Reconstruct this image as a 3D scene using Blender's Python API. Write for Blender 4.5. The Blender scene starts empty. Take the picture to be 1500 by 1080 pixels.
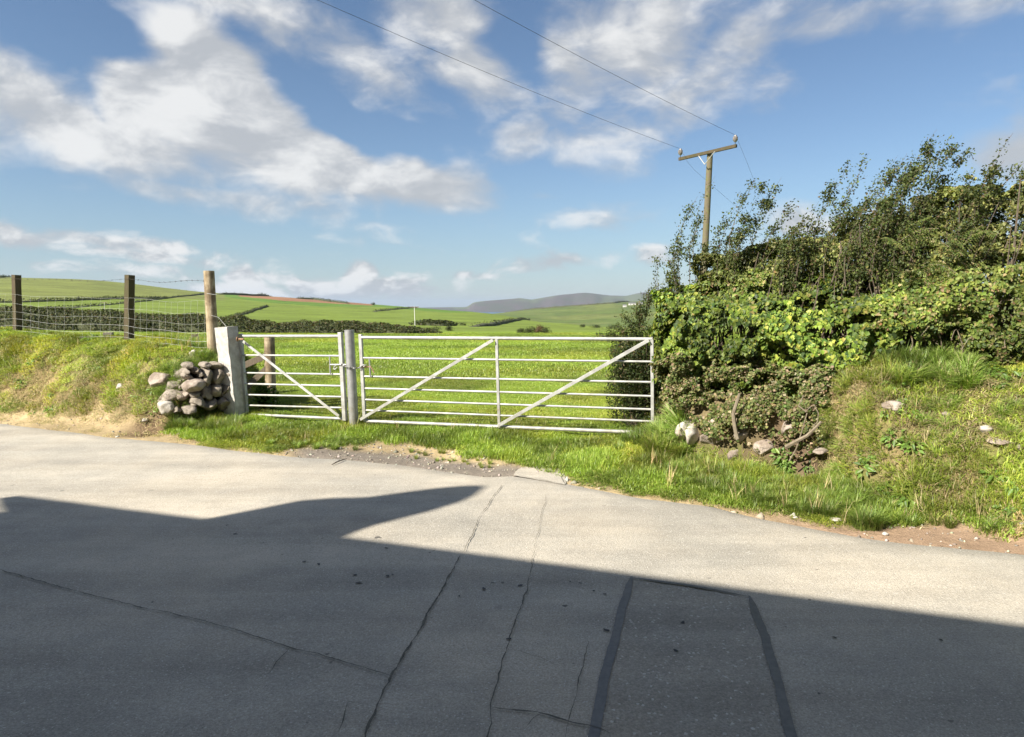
import bpy, bmesh, math, random
import numpy as np
from mathutils import Vector, Matrix

R = math.radians
random.seed(7); rng = np.random.default_rng(7)
scene = bpy.context.scene
COL = scene.collection

# ------------------------------------------------------------------ camera
PITCH = math.atan(91.5/1000)
CAM = (0.0, 0.0, 1.7)
cd = bpy.data.cameras.new('camera'); cam = bpy.data.objects.new('camera', cd); COL.objects.link(cam)
cd.sensor_width = 36; cd.lens = 24; cd.clip_start = 0.05; cd.clip_end = 80000
cam.location = CAM; cam.rotation_euler = (math.pi/2-PITCH, 0, 0)
scene.camera = cam
CP, SP = math.cos(PITCH), math.sin(PITCH)
def ray(px, py):
    u = (px-750)/1000; v = (540-py)/1000
    return (u, CP+v*SP, -SP+v*CP)
def P(px, py, Y):
    d = ray(px, py); k = Y/d[1]
    return Vector((d[0]*k, Y, CAM[2]+d[2]*k))
def PZ(px, py, z=0.0):
    d = ray(px, py); k = (z-CAM[2])/d[2]
    return Vector((d[0]*k, d[1]*k, z))
def PP(px, py, A, B):                      # ray meets the vertical plane through A and B
    d = ray(px, py); nx, ny = (B[1]-A[1]), -(B[0]-A[0])
    k = (A[0]*nx+A[1]*ny)/(d[0]*nx+d[1]*ny)
    return Vector((d[0]*k, d[1]*k, CAM[2]+d[2]*k))

# ------------------------------------------------------------------ light
SUN_EL = R(38); SX, SY = -0.800, -0.600    # horizontal direction the sun stands in
SDIR = Vector((SX*math.cos(SUN_EL), SY*math.cos(SUN_EL), math.sin(SUN_EL)))
sd = bpy.data.lights.new('sun', 'SUN'); sun = bpy.data.objects.new('sun', sd); COL.objects.link(sun)
sd.energy = 5.0; sd.angle = R(0.53); sd.color = (1.0, 0.94, 0.84)
sun.rotation_euler = SDIR.to_track_quat('Z', 'Y').to_euler(); sun.location = (-20, -12, 30)
scene.view_settings.view_transform = 'Standard'; scene.view_settings.look = 'None'
scene.view_settings.gamma = 1; scene.view_settings.use_curve_mapping = False
scene.view_settings.exposure = 1.12
cy = scene.cycles
cy.max_bounces = 6; cy.diffuse_bounces = 3; cy.glossy_bounces = 2; cy.transmission_bounces = 4
cy.transparent_max_bounces = 8; cy.volume_bounces = 0; cy.use_adaptive_sampling = True
cy.adaptive_threshold = 0.02; cy.use_denoising = True; cy.sample_clamp_indirect = 4

class NT:                                   # tiny node helper
    def __init__(s, tree): s.t = tree; s.n = tree.nodes; s.l = tree.links
    def node(s, typ, ins=None, **kw):
        nd = s.n.new(typ)
        for k, v in kw.items(): setattr(nd, k, v)
        for k, v in (ins or {}).items(): s.put(nd.inputs[k], v)
        return nd
    def put(s, sock, v):
        if isinstance(v, bpy.types.NodeSocket): s.l.new(v, sock)
        elif isinstance(v, bpy.types.Node): s.l.new(v.outputs[0], sock)
        else: sock.default_value = v
    def m(s, op, a, b=None, c=None, clamp=False):
        nd = s.n.new('ShaderNodeMath'); nd.operation = op; nd.use_clamp = clamp
        s.put(nd.inputs[0], a)
        if b is not None: s.put(nd.inputs[1], b)
        if c is not None: s.put(nd.inputs[2], c)
        return nd.outputs[0]
    def noise(s, vec, scale, detail=4, rough=0.55, dist=0.0):
        nd = s.n.new('ShaderNodeTexNoise'); s.put(nd.inputs['Vector'], vec)
        nd.inputs['Scale'].default_value = scale; nd.inputs['Detail'].default_value = detail
        nd.inputs['Roughness'].default_value = rough; nd.inputs['Distortion'].default_value = dist
        return nd.outputs['Fac']
    def ramp(s, v, a, b, c=0.0, d=1.0, mode='SMOOTHSTEP'):
        nd = s.n.new('ShaderNodeMapRange'); nd.interpolation_type = mode
        s.put(nd.inputs['Value'], v)
        for k, x in (('From Min', a), ('From Max', b), ('To Min', c), ('To Max', d)): s.put(nd.inputs[k], x)
        return nd.outputs[0]
    def mix(s, f, a, b, mode='MIX'):
        nd = s.n.new('ShaderNodeMix'); nd.data_type = 'RGBA'; nd.blend_type = mode
        s.put(nd.inputs[0], f); s.put(nd.inputs[6], a); s.put(nd.inputs[7], b)
        return nd.outputs[2]
def c4(c): return (c[0], c[1], c[2], 1.0)

world = bpy.data.worlds.new('World'); scene.world = world; world.use_nodes = True
w = NT(world.node_tree); w.n.clear()
sky = w.node('ShaderNodeTexSky'); sky.sky_type = 'NISHITA'; sky.sun_disc = False
sky.sun_elevation = SUN_EL; sky.sun_rotation = math.atan2(SX, SY)
sky.altitude = 60; sky.air_density = 1.0; sky.dust_density = 0.25; sky.ozone_density = 3.0
tc = w.node('ShaderNodeTexCoord'); sep = w.node('ShaderNodeSeparateXYZ', {0: tc.outputs['Generated']})
az = w.m('ARCTAN2', sep.outputs[0], sep.outputs[1]); el = w.m('ARCSINE', sep.outputs[2])
azel = w.node('ShaderNodeCombineXYZ', {0: az, 1: el}).outputs[0]
# noise over the direction itself, flattened upwards so that clouds lie in layers
nv = w.node('ShaderNodeVectorMath', {0: tc.outputs['Generated'], 1: (1.0, 1.0, 1.9)}, operation='MULTIPLY').outputs[0]
warp = w.node('ShaderNodeTexNoise', {'Vector': nv}); warp.inputs['Scale'].default_value = 5; warp.inputs['Detail'].default_value = 3
wv = w.node('ShaderNodeVectorMath', {0: warp.outputs['Color'], 1: (0.5, 0.5, 0.5)}, operation='SUBTRACT').outputs[0]
def cloud_noise(off):
    a = w.node('ShaderNodeVectorMath', {0: wv, 1: (0.11, 0.11, 0.11), 2: nv}, operation='MULTIPLY_ADD').outputs[0]
    b = w.node('ShaderNodeVectorMath', {0: a, 1: off}, operation='ADD').outputs[0]
    big = w.noise(b, 6.5, 9, 0.56); fine = w.noise(b, 21.0, 6, 0.55)      # puffs look smaller towards the horizon
    return w.m('MULTIPLY_ADD', w.m('MULTIPLY', w.m('SUBTRACT', fine, 0.5), w.ramp(el, 0.03, 0.17, 1.0, 0.15)), 1.0, big)
azelw = w.node('ShaderNodeVectorMath', {0: wv, 1: (0.10, 0.07, 0), 2: azel}, operation='MULTIPLY_ADD').outputs[0]
BLOBS = [  # px, py, half width, half height, tilt, strength
 (285,130,120,80,0,1.3),(215,150,70,60,0,1.15),(345,175,90,75,-20,1.2),(430,235,170,60,-14,1.1),(570,268,150,44,-8,1.05),
 (70,165,130,62,-14,.92),(170,205,130,45,-10,.9),(-60,150,90,80,0,.9),(320,290,160,24,-3,.62),
 (400,40,190,55,-16,.62),(520,95,130,55,-30,.66),(640,30,120,50,0,.6),(150,8,90,20,0,.5),
 (705,110,80,60,-20,.62),(850,110,60,100,10,.66),(930,60,130,100,0,.72),(1040,110,120,55,25,.66),(900,190,110,50,0,.6),(775,205,50,34,0,.58),
 (860,320,90,22,0,.5),(845,374,90,17,5,.66),(955,368,40,24,0,.62),(790,298,40,9,0,.5),(710,405,60,8,0,.45),
 (60,338,270,16,-5,.85),(190,366,240,11,-6,.75),(190,394,110,14,-3,.6),(650,330,60,10,0,.3),
 (360,396,20,22,10,1.35),(350,424,60,16,0,.95),(430,412,18,18,0,1.15),(458,414,14,16,0,1.1),(505,400,26,18,0,1.35),(560,418,16,12,0,1.0),(540,424,80,18,0,.85),(610,437,70,10,0,.6),
 (1330,15,170,40,0,.5),(1500,225,55,42,0,.8),(1180,330,60,26,0,.6),(1290,340,60,30,0,.55),(1440,330,120,40,0,.6),(1140,120,60,40,0,.4),
]
acc = None
for (bx, by, hw, hh, rot, st) in BLOBS:
    d = Vector(ray(bx, by)).normalized()
    mp = w.node('ShaderNodeMapping', {'Vector': azelw}); mp.vector_type = 'TEXTURE'
    mp.inputs['Location'].default_value = (math.atan2(d.x, d.y), math.asin(d.z), 0)
    mp.inputs['Rotation'].default_value = (0, 0, R(rot))
    mp.inputs['Scale'].default_value = (hw/1000*1.75, hh/1000*1.75, 1)
    ln = w.node('ShaderNodeVectorMath', {0: mp.outputs[0]}, operation='LENGTH').outputs[1]
    v = w.ramp(ln, 0.0, 1.0, st, 0.0)
    acc = v if acc is None else w.m('MAXIMUM', acc, v)
for (bx, by, hw, hh, rot, st) in [(478,172,120,24,-35,.75),(100,45,90,36,0,.55),(200,85,70,20,-15,.5),(590,210,60,20,-25,.5),(760,60,40,60,20,.3),(330,45,40,26,0,.4)]:   # clear gaps between the banks
    d = Vector(ray(bx, by)).normalized(); mp = w.node('ShaderNodeMapping', {'Vector': azelw}); mp.vector_type = 'TEXTURE'
    mp.inputs['Location'].default_value = (math.atan2(d.x, d.y), math.asin(d.z), 0); mp.inputs['Rotation'].default_value = (0, 0, R(rot)); mp.inputs['Scale'].default_value = (hw/1000*1.5, hh/1000*1.5, 1)
    ln = w.node('ShaderNodeVectorMath', {0: mp.outputs[0]}, operation='LENGTH').outputs[1]; acc = w.m('SUBTRACT', acc, w.ramp(ln, 0.0, 1.0, st, 0.0))
# beyond the stretch of sky that the picture shows, loose cloud goes on
side = w.ramp(w.m('ABSOLUTE', az), 0.70, 0.95, 0.0, 0.34)
up = w.ramp(el, 0.50, 0.70, 0.0, 0.34)
acc = w.m('MAXIMUM', acc, w.m('MAXIMUM', side, up))
n0 = cloud_noise((0, 0, 0)); n1 = cloud_noise((-0.028, -0.012, 0.050))
def dens(n): return w.m('MULTIPLY_ADD', w.m('SUBTRACT', n, 0.5), 1.55, acc)
d0, d1 = dens(n0), dens(n1)
alpha = w.ramp(d0, 0.16, 0.78, 0.0, 0.93)
relief = w.m('SUBTRACT', d0, d1)
lit = w.ramp(w.m('ADD', w.m('MULTIPLY', w.noise(nv, 3.0, 2), 0.5), w.m('ADD', w.m('MULTIPLY', relief, 1.9), w.m('MULTIPLY', acc, 0.35))), 0.16, 1.02, 0.0, 1.0)
ccol = w.mix(lit, (4.4, 4.6, 4.85, 1), (7.5, 7.5, 7.45, 1))
lowh = w.ramp(el, 0.0, 0.22, 1.0, 0.0)
skyb = w.node('ShaderNodeHueSaturation', {'Saturation': 1.02, 'Color': sky.outputs[0]}).outputs[0]
skyc = w.mix(w.m('MULTIPLY', lowh, 0.45), skyb, (2.5, 3.8, 5.2, 1))
fin = w.mix(alpha, skyc, ccol)
bg = w.node('ShaderNodeBackground', {'Color': fin, 'Strength': 0.055})
out = w.node('ShaderNodeOutputWorld', {'Surface': bg.outputs[0]})

# ------------------------------------------------------------------ numeric helpers
def ss(a, b, x):
    t = np.clip((np.asarray(x, float)-a)/(b-a), 0, 1); return t*t*(3-2*t)
def _h(i, j, k, seed):
    n = (i*374761393 + j*668265263 + k*2147483647 + seed*1274126177) & 0x7fffffff
    n = ((n ^ (n >> 13))*1274126177) & 0x7fffffff
    return ((n ^ (n >> 16)) & 0xffff)/65535.0
def vnoise(x, y, z=0.0, seed=0):
    x, y, z = np.broadcast_arrays(np.asarray(x, float), np.asarray(y, float), np.asarray(z, float))
    i, j, k = np.floor(x).astype(np.int64), np.floor(y).astype(np.int64), np.floor(z).astype(np.int64)
    fx, fy, fz = x-i, y-j, z-k
    fx, fy, fz = [f*f*(3-2*f) for f in (fx, fy, fz)]
    r = 0
    for a in (0, 1):
        for b in (0, 1):
            for c in (0, 1):
                r = r + _h(i+a, j+b, k+c, seed)*(fx if a else 1-fx)*(fy if b else 1-fy)*(fz if c else 1-fz)
    return r
def fbm(x, y, z=0.0, oct=4, seed=0):
    s = 0; a = 1; t = 0
    for o in range(oct):
        s = s + a*vnoise(np.asarray(x)*2**o, np.asarray(y)*2**o, np.asarray(z)*2**o, seed+o*17); t += a; a *= 0.5
    return s/t

# ------------------------------------------------------------------ the lie of the land
EDGE = [(-900,560),(-300,590),(0,621),(100,633),(167,642),(267,650),(350,661),(450,671),(500,673),(597,683),(714,700),(750,698),
        (828,709),(890,721),(940,730),(1000,737),(1040,742),(1107,759),(1207,778),(1300,794),(1400,804),(1500,813),(1700,850),(2000,905)]
_e = [PZ(*p) for p in EDGE]
EX = np.array([-60.]+[p.x for p in _e]+[30.]); EY = np.array([_e[0].y+0.45*(_e[0].x+60)]+[p.y for p in _e]+[_e[-1].y-0.45*(30-_e[-1].x)])
def edge_y(x): return np.interp(x, EX, EY)
def s_of(x, y): return (y-edge_y(x))*0.905

TX = np.array([-900,0,150,300,450,560,640,735,820,900,1000,1300,2400.])
TR = np.array([45,100,180,300,450,650,900,1300])
TY = {-900:[489,462,447,432,416,407,412,420], 0:[489,462,447,430,414,405.5,412,425],150:[489,464,450,436,420,408.5,415,430],300:[488.5,467,456,445,435,428,434,440],
 450:[488,470,462,452,443,436.5,441,447],560:[487.5,472,464,457,450.5,446.5,452,460],640:[487,474,466,459,454,452,460,470],
 735:[487,477,469,461,457.5,466,463,458],820:[487,479,473,478,484,478,462,448],900:[487,482,480,486,484,474,455,441.5],
 1000:[487,482,482,486,482,470,450,436],1300:[487,480,478,475,470,460,445,432],2400:[487,480,478,475,470,460,445,432]}
TYA = np.array([TY[int(x)] for x in TX])
_lr = np.linspace(math.log(3), math.log(6000), 260); _px = np.linspace(-900, 2400, 331)
def _build_table():
    rows = []
    for L in _lr:
        r = math.exp(L)
        yy = np.array([np.interp(L, np.log(TR), TYA[i]) for i in range(len(TX))])
        yp = np.interp(_px, TX, yy)
        caz = np.cos(np.arctan((_px-750)/1000))
        z = 1.7+(448.5-yp)/1000*r*caz
        z45 = 1.7+(448.5-np.interp(_px, TX, TYA[:, 0]))/1000*45*caz
        if r < 45: z = np.full_like(_px, 0.12)+(z45-0.12)*ss(14, 45, r)
        if r > 1300:
            z13 = 1.7+(448.5-np.interp(_px, TX, TYA[:, -1]))/1000*1300*caz
            z = z13+(-46-z13)*ss(1300, 2600, r)
        rows.append(z)
    T = np.array(rows)
    for ax, n in ((0, 3), (1, 4)):
        k = np.exp(-0.5*(np.arange(-2*n, 2*n+1)/n)**2); k /= k.sum()
        T = np.apply_along_axis(lambda v: np.convolve(np.pad(v, 2*n, mode='edge'), k, 'valid'), ax, T)
    return T
TAB = _build_table()
def table_z(x, y):
    x = np.asarray(x, float); y = np.asarray(y, float)
    r = np.maximum(np.hypot(x, y), 3.01)
    a = np.clip(np.arctan2(x, y), -1.0, 1.0); px = np.clip(750+1000*np.tan(a), -899, 2399)
    fi = np.clip((np.log(r)-_lr[0])/(_lr[1]-_lr[0]), 0, len(_lr)-1.001); fj = (px+900)/10
    i = fi.astype(int); j = np.clip(fj.astype(int), 0, 329); u = fi-i; v = fj-j
    return TAB[i, j]*(1-u)*(1-v)+TAB[i+1, j]*u*(1-v)+TAB[i, j+1]*(1-u)*v+TAB[i+1, j+1]*u*v
WA, WB = (-4.82, 9.17), (-4.02, 9.84)       # foot of the stone end wall of the left bank
_wn = np.array([-(WB[1]-WA[1]), WB[0]-WA[0]]); _wn = _wn/np.linalg.norm(_wn)   # into the bank
def left_bank(x, y):
    s = s_of(x, y)
    f1 = ss(0, 1, (s-0.30)/1.10)
    dw = (x-WA[0])*_wn[0]+(y-WA[1])*_wn[1]
    wob = 0.10*(vnoise(np.asarray(x)*2.2, np.asarray(y)*2.2, 0, 5)-0.5)
    f2 = ss(0, 1, (dw+wob)/0.34)
    f3 = ss(0, 1, (-4.06-x)/0.30)
    f4 = 1-ss(2.0, 3.3, s)
    h = 1.03-0.16*ss(-5.6, -4.2, x)+0.07*ss(-7, -9, x)
    return h*np.minimum(np.minimum(f1, f2), np.minimum(f3, f4))
def right_bank(x, y):
    s = s_of(x, y)
    toe = 1.40+(0.30-1.40)*ss(2.85, 3.45, x); wd = 0.40+(1.55-0.40)*ss(2.8, 3.5, x)
    f1 = ss(0, 1, (s-toe)/wd)
    f3 = ss(1.58, 2.05, x)
    f4 = 1-ss(3.0, 4.2, s)
    h = 0.58+0.49*ss(2.0, 3.7, x)
    return h*np.minimum(np.minimum(f1, f3), f4)
def H(x, y):
    x = np.asarray(x, float); y = np.asarray(y, float)
    s = s_of(x, y)
    base = table_z(x, y)
    z = np.where(s < 6, -0.008+(base+0.008)*ss(-0.05, 1.9, s), base)
    z = np.where(s < 0, -0.03, z)
    b = np.maximum(left_bank(x, y), right_bank(x, y))*(np.hypot(x, y) < 40)
    z = np.where((y > -3), z+b, -0.03)
    near = np.clip((24-np.hypot(x, y))/10, 0, 1)*(s > 0.02)
    rough = np.clip(b*3, 0, 1)
    z = z+near*(0.035*(fbm(x*3, y*3, 0, 3, 3)-0.5)+rough*0.16*(fbm(x*2.1, y*2.1, 0, 4, 9)-0.5))*ss(0, 0.4, s)
    z = z+.13*np.exp(-(((x-1.62)/.32)**2+((y-7.55)/.35)**2))
    # earth washed out under the ivy, and the scoop beside the boulders
    z = z-0.30*np.exp(-(((x-2.78)/0.22)**2+((y-6.55)/0.22)**2))
    z = z-0.10*np.exp(-(((x+4.93)/0.20)**2+((y-9.13)/0.20)**2))
    far = np.clip((np.hypot(x, y)-60)/100, 0, 1)*(np.hypot(x, y) < 1200)
    return z+far*0.5*(fbm(x/14, y/14, 0, 3, 21)-0.5)
def ground_hit(px, py, rmin=6.0, rmax=1600):
    d = ray(px, py); ks = np.exp(np.linspace(math.log(rmin), math.log(rmax), 1400))
    x = d[0]*ks; y = d[1]*ks; z = CAM[2]+d[2]*ks
    g = z-H(x, y); idx = np.where(g <= 0)[0]
    i = idx[0] if len(idx) else len(ks)-1
    return Vector((x[i], y[i], float(H(x[i], y[i]))))

# ------------------------------------------------------------------ mesh helpers
def mesh_np(name, V, F, mat=None, smooth=True, col=None):
    V = np.asarray(V, np.float32); F = np.asarray(F, np.int32); n = F.shape[1]
    me = bpy.data.meshes.new(name)
    me.vertices.add(len(V)); me.vertices.foreach_set('co', V.ravel())
    me.loops.add(F.size); me.loops.foreach_set('vertex_index', F.ravel())
    me.polygons.add(len(F)); me.polygons.foreach_set('loop_start', np.arange(0, F.size, n, dtype=np.int32))
    if smooth: me.polygons.foreach_set('use_smooth', np.ones(len(F), bool))
    me.update(calc_edges=True)
    if col is not None:
        a = me.color_attributes.new('Col', 'FLOAT_COLOR', 'POINT')
        c = np.ones((len(V), 4), np.float32); c[:, :3] = col; a.data.foreach_set('color', c.ravel())
    if mat: me.materials.append(mat)
    return me
def link(name, me, parent=None, **props):
    o = bpy.data.objects.new(name, me); COL.objects.link(o)
    if parent is not None: o.parent = parent
    for k, v in props.items(): o[k] = v
    return o
def thing(name, label, cat, loc=(0, 0, 0), rz=0.0, group=None):
    o = bpy.data.objects.new(name, None); COL.objects.link(o); o.location = loc; o.rotation_euler = (0, 0, rz)
    o.empty_display_size = 0.2
    o['label'] = label; o['category'] = cat
    if group: o['group'] = group
    return o
class MB:
    """collects shapes in world coordinates; build() moves them under the parent's origin"""
    def __init__(s): s.V = []; s.F = []; s.n = 0
    def add(s, V, F):
        V = [tuple(v) for v in V]; s.V += V; s.F += [tuple(i+s.n for i in f) for f in F]; s.n += len(V); return s
    def tube(s, pts, rad, seg=8, caps=True, ax2=1.0):
        pts = [Vector(p) for p in pts]
        if not hasattr(rad, '__len__'): rad = [rad]*len(pts)
        V = []; F = []; up = None
        for i, p in enumerate(pts):
            t = (pts[min(i+1, len(pts)-1)]-pts[max(i-1, 0)]).normalized()
            if up is None: up = t.orthogonal().normalized() if abs(t.z) > 0.9 else t.cross(Vector((0, 0, 1))).normalized()
            a = (up-t*up.dot(t)).normalized(); b = t.cross(a); up = a
            for k in range(seg):
                an = 2*math.pi*k/seg; V.append(p+(a*math.cos(an)+b*math.sin(an)*ax2)*rad[i])
        for i in range(len(pts)-1):
            for k in range(seg):
                F.append((i*seg+k, i*seg+(k+1) % seg, (i+1)*seg+(k+1) % seg, (i+1)*seg+k))
        if caps: F.append(tuple(range(seg-1, -1, -1))); F.append(tuple((len(pts)-1)*seg+k for k in range(seg)))
        return s.add(V, F)
    def box(s, c, sz, rz=0.0, axes=None):
        c = Vector(c); M = Matrix.Rotation(rz, 3, 'Z') if axes is None else axes
        V = [c+M@Vector((sx*sz[0]/2, sy*sz[1]/2, zz*sz[2]/2)) for zz in (-1, 1) for sy in (-1, 1) for sx in (-1, 1)]
        return s.add(V, [(0,2,3,1),(4,5,7,6),(0,1,5,4),(2,6,7,3),(0,4,6,2),(1,3,7,5)])
    def build(s, name, mat, parent=None, smooth=True, bevel=0, **props):
        off = Vector(parent.matrix_basis.translation) if parent is not None else Vector((0, 0, 0))
        if parent is not None and parent.parent is not None: off = Vector((0, 0, 0))+parent.parent.matrix_basis.translation+parent.matrix_basis.translation
        Mi = Matrix.Identity(4)
        me = bpy.data.meshes.new(name); me.from_pydata([tuple(Vector(v)-off) for v in s.V], [], s.F)
        bm = bmesh.new(); bm.from_mesh(me)
        bmesh.ops.recalc_face_normals(bm, faces=bm.faces)
        if bevel: bmesh.ops.bevel(bm, geom=list(bm.edges), offset=bevel, segments=2, profile=0.6, affect='EDGES', clamp_overlap=True)
        bm.to_mesh(me); bm.free()
        me.materials.append(mat)
        if smooth:
            for p in me.polygons: p.use_smooth = True
            try: me.set_sharp_from_angle(angle=R(40))
            except Exception: pass
        return link(name, me, parent, **props)

# ------------------------------------------------------------------ materials
def new_mat(name):
    m = bpy.data.materials.new(name); m.use_nodes = True; t = NT(m.node_tree); t.n.clear()
    b = t.node('ShaderNodeBsdfPrincipled'); o = t.node('ShaderNodeOutputMaterial', {'Surface': b.outputs[0]})
    return m, t, b, o
def bump(t, b, h, strength, dist=0.02):
    n = t.node('ShaderNodeBump', {'Height': h}); n.inputs['Strength'].default_value = strength; n.inputs['Distance'].default_value = dist
    t.l.new(n.outputs[0], b.inputs['Normal'])
def objc(t): return t.node('ShaderNodeTexCoord').outputs['Object']
def geo(t): return t.node('ShaderNodeNewGeometry').outputs['Position']
def simple(name, col, col2, scale=8, rough=0.7, metal=0.0, bs=0.3, bd=0.01, detail=6, spec=0.5, lo=.3, hi=.7):
    m, t, b, o = new_mat(name); p = geo(t)
    n = t.noise(p, scale, detail, 0.6)
    t.put(b.inputs['Base Color'], t.mix(t.ramp(n, lo, hi), c4(col), c4(col2)))
    b.inputs['Roughness'].default_value = rough; b.inputs['Metallic'].default_value = metal
    b.inputs['Specular IOR Level'].default_value = spec
    if bs: bump(t, b, t.noise(p, scale*4, 5, 0.6), bs, bd)
    return m
def leaf_mat(name, transl=0.35, rough=0.5, spec=0.4, inst=False):
    m = bpy.data.materials.new(name); m.use_nodes = True; t = NT(m.node_tree); t.n.clear()
    at = t.node('ShaderNodeAttribute'); at.attribute_name = 'Col'
    col = at.outputs['Color']
    if inst:
        a2 = t.node('ShaderNodeAttribute'); a2.attribute_name = 'tint'; a2.attribute_type = 'INSTANCER'
        col = t.mix(1.0, col, a2.outputs['Color'], 'MULTIPLY')
    b = t.node('ShaderNodeBsdfPrincipled', {'Base Color': col, 'Roughness': rough, 'Specular IOR Level': spec})
    tr = t.node('ShaderNodeBsdfTranslucent', {'Color': t.mix(1.0, col, (1.25, 1.3, 0.55, 1), 'MULTIPLY')})
    ms = t.node('ShaderNodeMixShader', {0: transl, 1: b.outputs[0], 2: tr.outputs[0]})
    t.node('ShaderNodeOutputMaterial', {'Surface': ms.outputs[0]})
    return m

def mat_ground():
    m, t, b, o = new_mat('ground'); p = geo(t)
    at = t.node('ShaderNodeAttribute'); at.attribute_name = 'Col'
    a1 = t.noise(p, 9, 8, 0.7); a2 = t.noise(p, 0.9, 5, 0.6); a3 = t.noise(p, 55, 4, 0.7); a4 = t.noise(p, 0.045, 6, 0.6)
    f = t.m('MULTIPLY', t.ramp(a1, .2, .8, .78, 1.22), t.ramp(a2, .25, .75, .80, 1.18))
    f = t.m('MULTIPLY', f, t.ramp(a3, .2, .8, .80, 1.2)); f = t.m('MULTIPLY', f, t.ramp(a4, .3, .7, .78, 1.16))
    mp = t.node('ShaderNodeMapping', {'Vector': p}); mp.inputs['Scale'].default_value = (.05, .16, .1); f = t.m('MULTIPLY', f, t.ramp(t.noise(mp.outputs[0], 2.2, 6, .65), .3, .7, .86, 1.12))
    cm = t.node('ShaderNodeCombineXYZ', {0: f, 1: f, 2: f}).outputs[0]
    t.put(b.inputs['Base Color'], t.mix(1.0, at.outputs['Color'], cm, 'MULTIPLY'))
    b.inputs['Roughness'].default_value = 0.95; b.inputs['Specular IOR Level'].default_value = 0.15
    bump(t, b, t.m('ADD', a1, t.m('MULTIPLY', a3, 0.5)), 0.7, 0.03)
    return m
def mat_road(name, base, tone=1.0, coarse=1.0):
    m, t, b, o = new_mat(name); p = geo(t)
    big = t.noise(p, 0.55, 5, 0.6); mid = t.noise(p, 3.0, 6, 0.65); fine = t.noise(p, 95, 3, 0.75)
    vo = t.node('ShaderNodeTexVoronoi', {'Vector': p, 'Scale': 150/coarse}); vo.feature = 'F1'
    f = t.m('MULTIPLY', t.ramp(big, .3, .7, .84, 1.10), t.ramp(mid, .25, .75, .90, 1.08))
    f = t.m('MULTIPLY', f, t.ramp(fine, .25, .75, .78, 1.20))
    st = t.node('ShaderNodeSeparateXYZ', {0: vo.outputs['Color']})
    f = t.m('MULTIPLY', f, t.ramp(st.outputs[0], 0, 1, 0.87, 1.14, 'LINEAR'))
    chips = t.ramp(st.outputs[1], .965, .99, 0, 1)
    pit = t.ramp(t.noise(p, 34, 3, .6), .68, .76, 0, .55)
    # streaks along the wheel tracks
    rot = t.node('ShaderNodeMapping', {'Vector': p}); rot.inputs['Rotation'].default_value = (0, 0, R(25)); rot.inputs['Scale'].default_value = (0.12, 1.3, 1)
    str_ = t.noise(rot.outputs[0], 1.6, 5, .6)
    f = t.m('MULTIPLY', f, t.ramp(str_, .3, .7, .84, 1.10))
    cm = t.node('ShaderNodeCombineXYZ', {0: f, 1: f, 2: f}).outputs[0]
    hue = t.mix(t.ramp(big, .35, .65), c4([v*1.0 for v in base]), c4([base[0]*1.03, base[1]*.985, base[2]*.93]))
    c = t.mix(1.0, hue, cm, 'MULTIPLY')
    c = t.mix(chips, c, (.52, .49, .43, 1)); c = t.mix(pit, c, (.07, .066, .06, 1))
    spot = t.m('MULTIPLY', t.ramp(t.noise(p, 8.5, 2, .5), .715, .735, 0, .8), t.ramp(t.noise(p, .8, 2, .5), .45, .6, 0, 1))
    c = t.mix(spot, c, (.045, .042, .04, 1))
    t.put(b.inputs['Base Color'], c); b.inputs['Roughness'].default_value = 0.86; b.inputs['Specular IOR Level'].default_value = 0.35
    h = t.m('ADD', t.m('MULTIPLY', vo.outputs['Distance'], -0.9), t.m('MULTIPLY', fine, 0.6))
    bump(t, b, h, 0.55*tone, 0.006)
    return m
M = {}
M['ground'] = mat_ground()
M['road'] = mat_road('road', (.40, .372, .315))
M['patch'] = mat_road('road_patch', (.345, .32, .27), 1.5, 1.7)
M['slab'] = mat_road('concrete_slab', (.42,.395,.335), .6, .8)
M['tar'] = simple('tar', (.105, .104, .10), (.15, .148, .14), 30, .55, bs=.3, bd=.003)
M['crack'] = simple('crack', (.075, .07, .055), (.14, .13, .10), 20, .95, bs=0)
M['granite'] = simple('granite', (.54, .52, .48), (.38, .35, .31), 14, .9, bs=.7, bd=.012)
M['stone'] = simple('stone', (.40, .34, .28), (.20, .155, .12), 9, .92, bs=.8, bd=.02)
M['stone_grey'] = simple('stone_grey', (.29, .25, .20), (.15, .125, .095), 9, .92, bs=.8, bd=.02)
M['stone_white'] = simple('stone_white', (.50, .47, .42), (.28, .23, .17), 6, .85, bs=.5, bd=.01)
M['galv'] = simple('galvanised_steel', (.50, .50, .475), (.33, .325, .305), 9, .5, .25, bs=.05, bd=.002)
M['galv_old'] = simple('weathered_galvanised_steel', (.40, .40, .39), (.30, .30, .295), 18, .5, .5, bs=.1, bd=.003)
M['wire'] = simple('wire', (.60, .60, .56), (.5, .5, .47), 10, .4, .4, bs=0)
M['dark_wire'] = simple('dark_wire', (.06, .05, .045), (.10, .09, .08), 10, .6, .3, bs=0)
M['rust'] = simple('rusty_steel', (.22, .10, .045), (.35, .24, .15), 40, .8, .2, bs=.2, bd=.002)
M['bark'] = simple('bark', (.10, .075, .05), (.17, .135, .10), 20, .9, bs=.6, bd=.01)
M['root'] = simple('dry_root', (.25, .205, .145), (.15, .12, .08), 16, .9, bs=.5, bd=.006)
M['porcelain'] = simple('porcelain', (.25, .22, .20), (.18, .16, .14), 10, .25, bs=0)
M['far_white'] = simple('whitewash', (.62, .60, .56), (.55, .53, .5), 1, .8, bs=0)
M['slate'] = simple('slate', (.10, .10, .11), (.15, .15, .16), 3, .6, bs=.2)
M['glass'] = simple('glass', (.03, .035, .04), (.04, .045, .05), 1, .06, bs=0, spec=.8)
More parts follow.
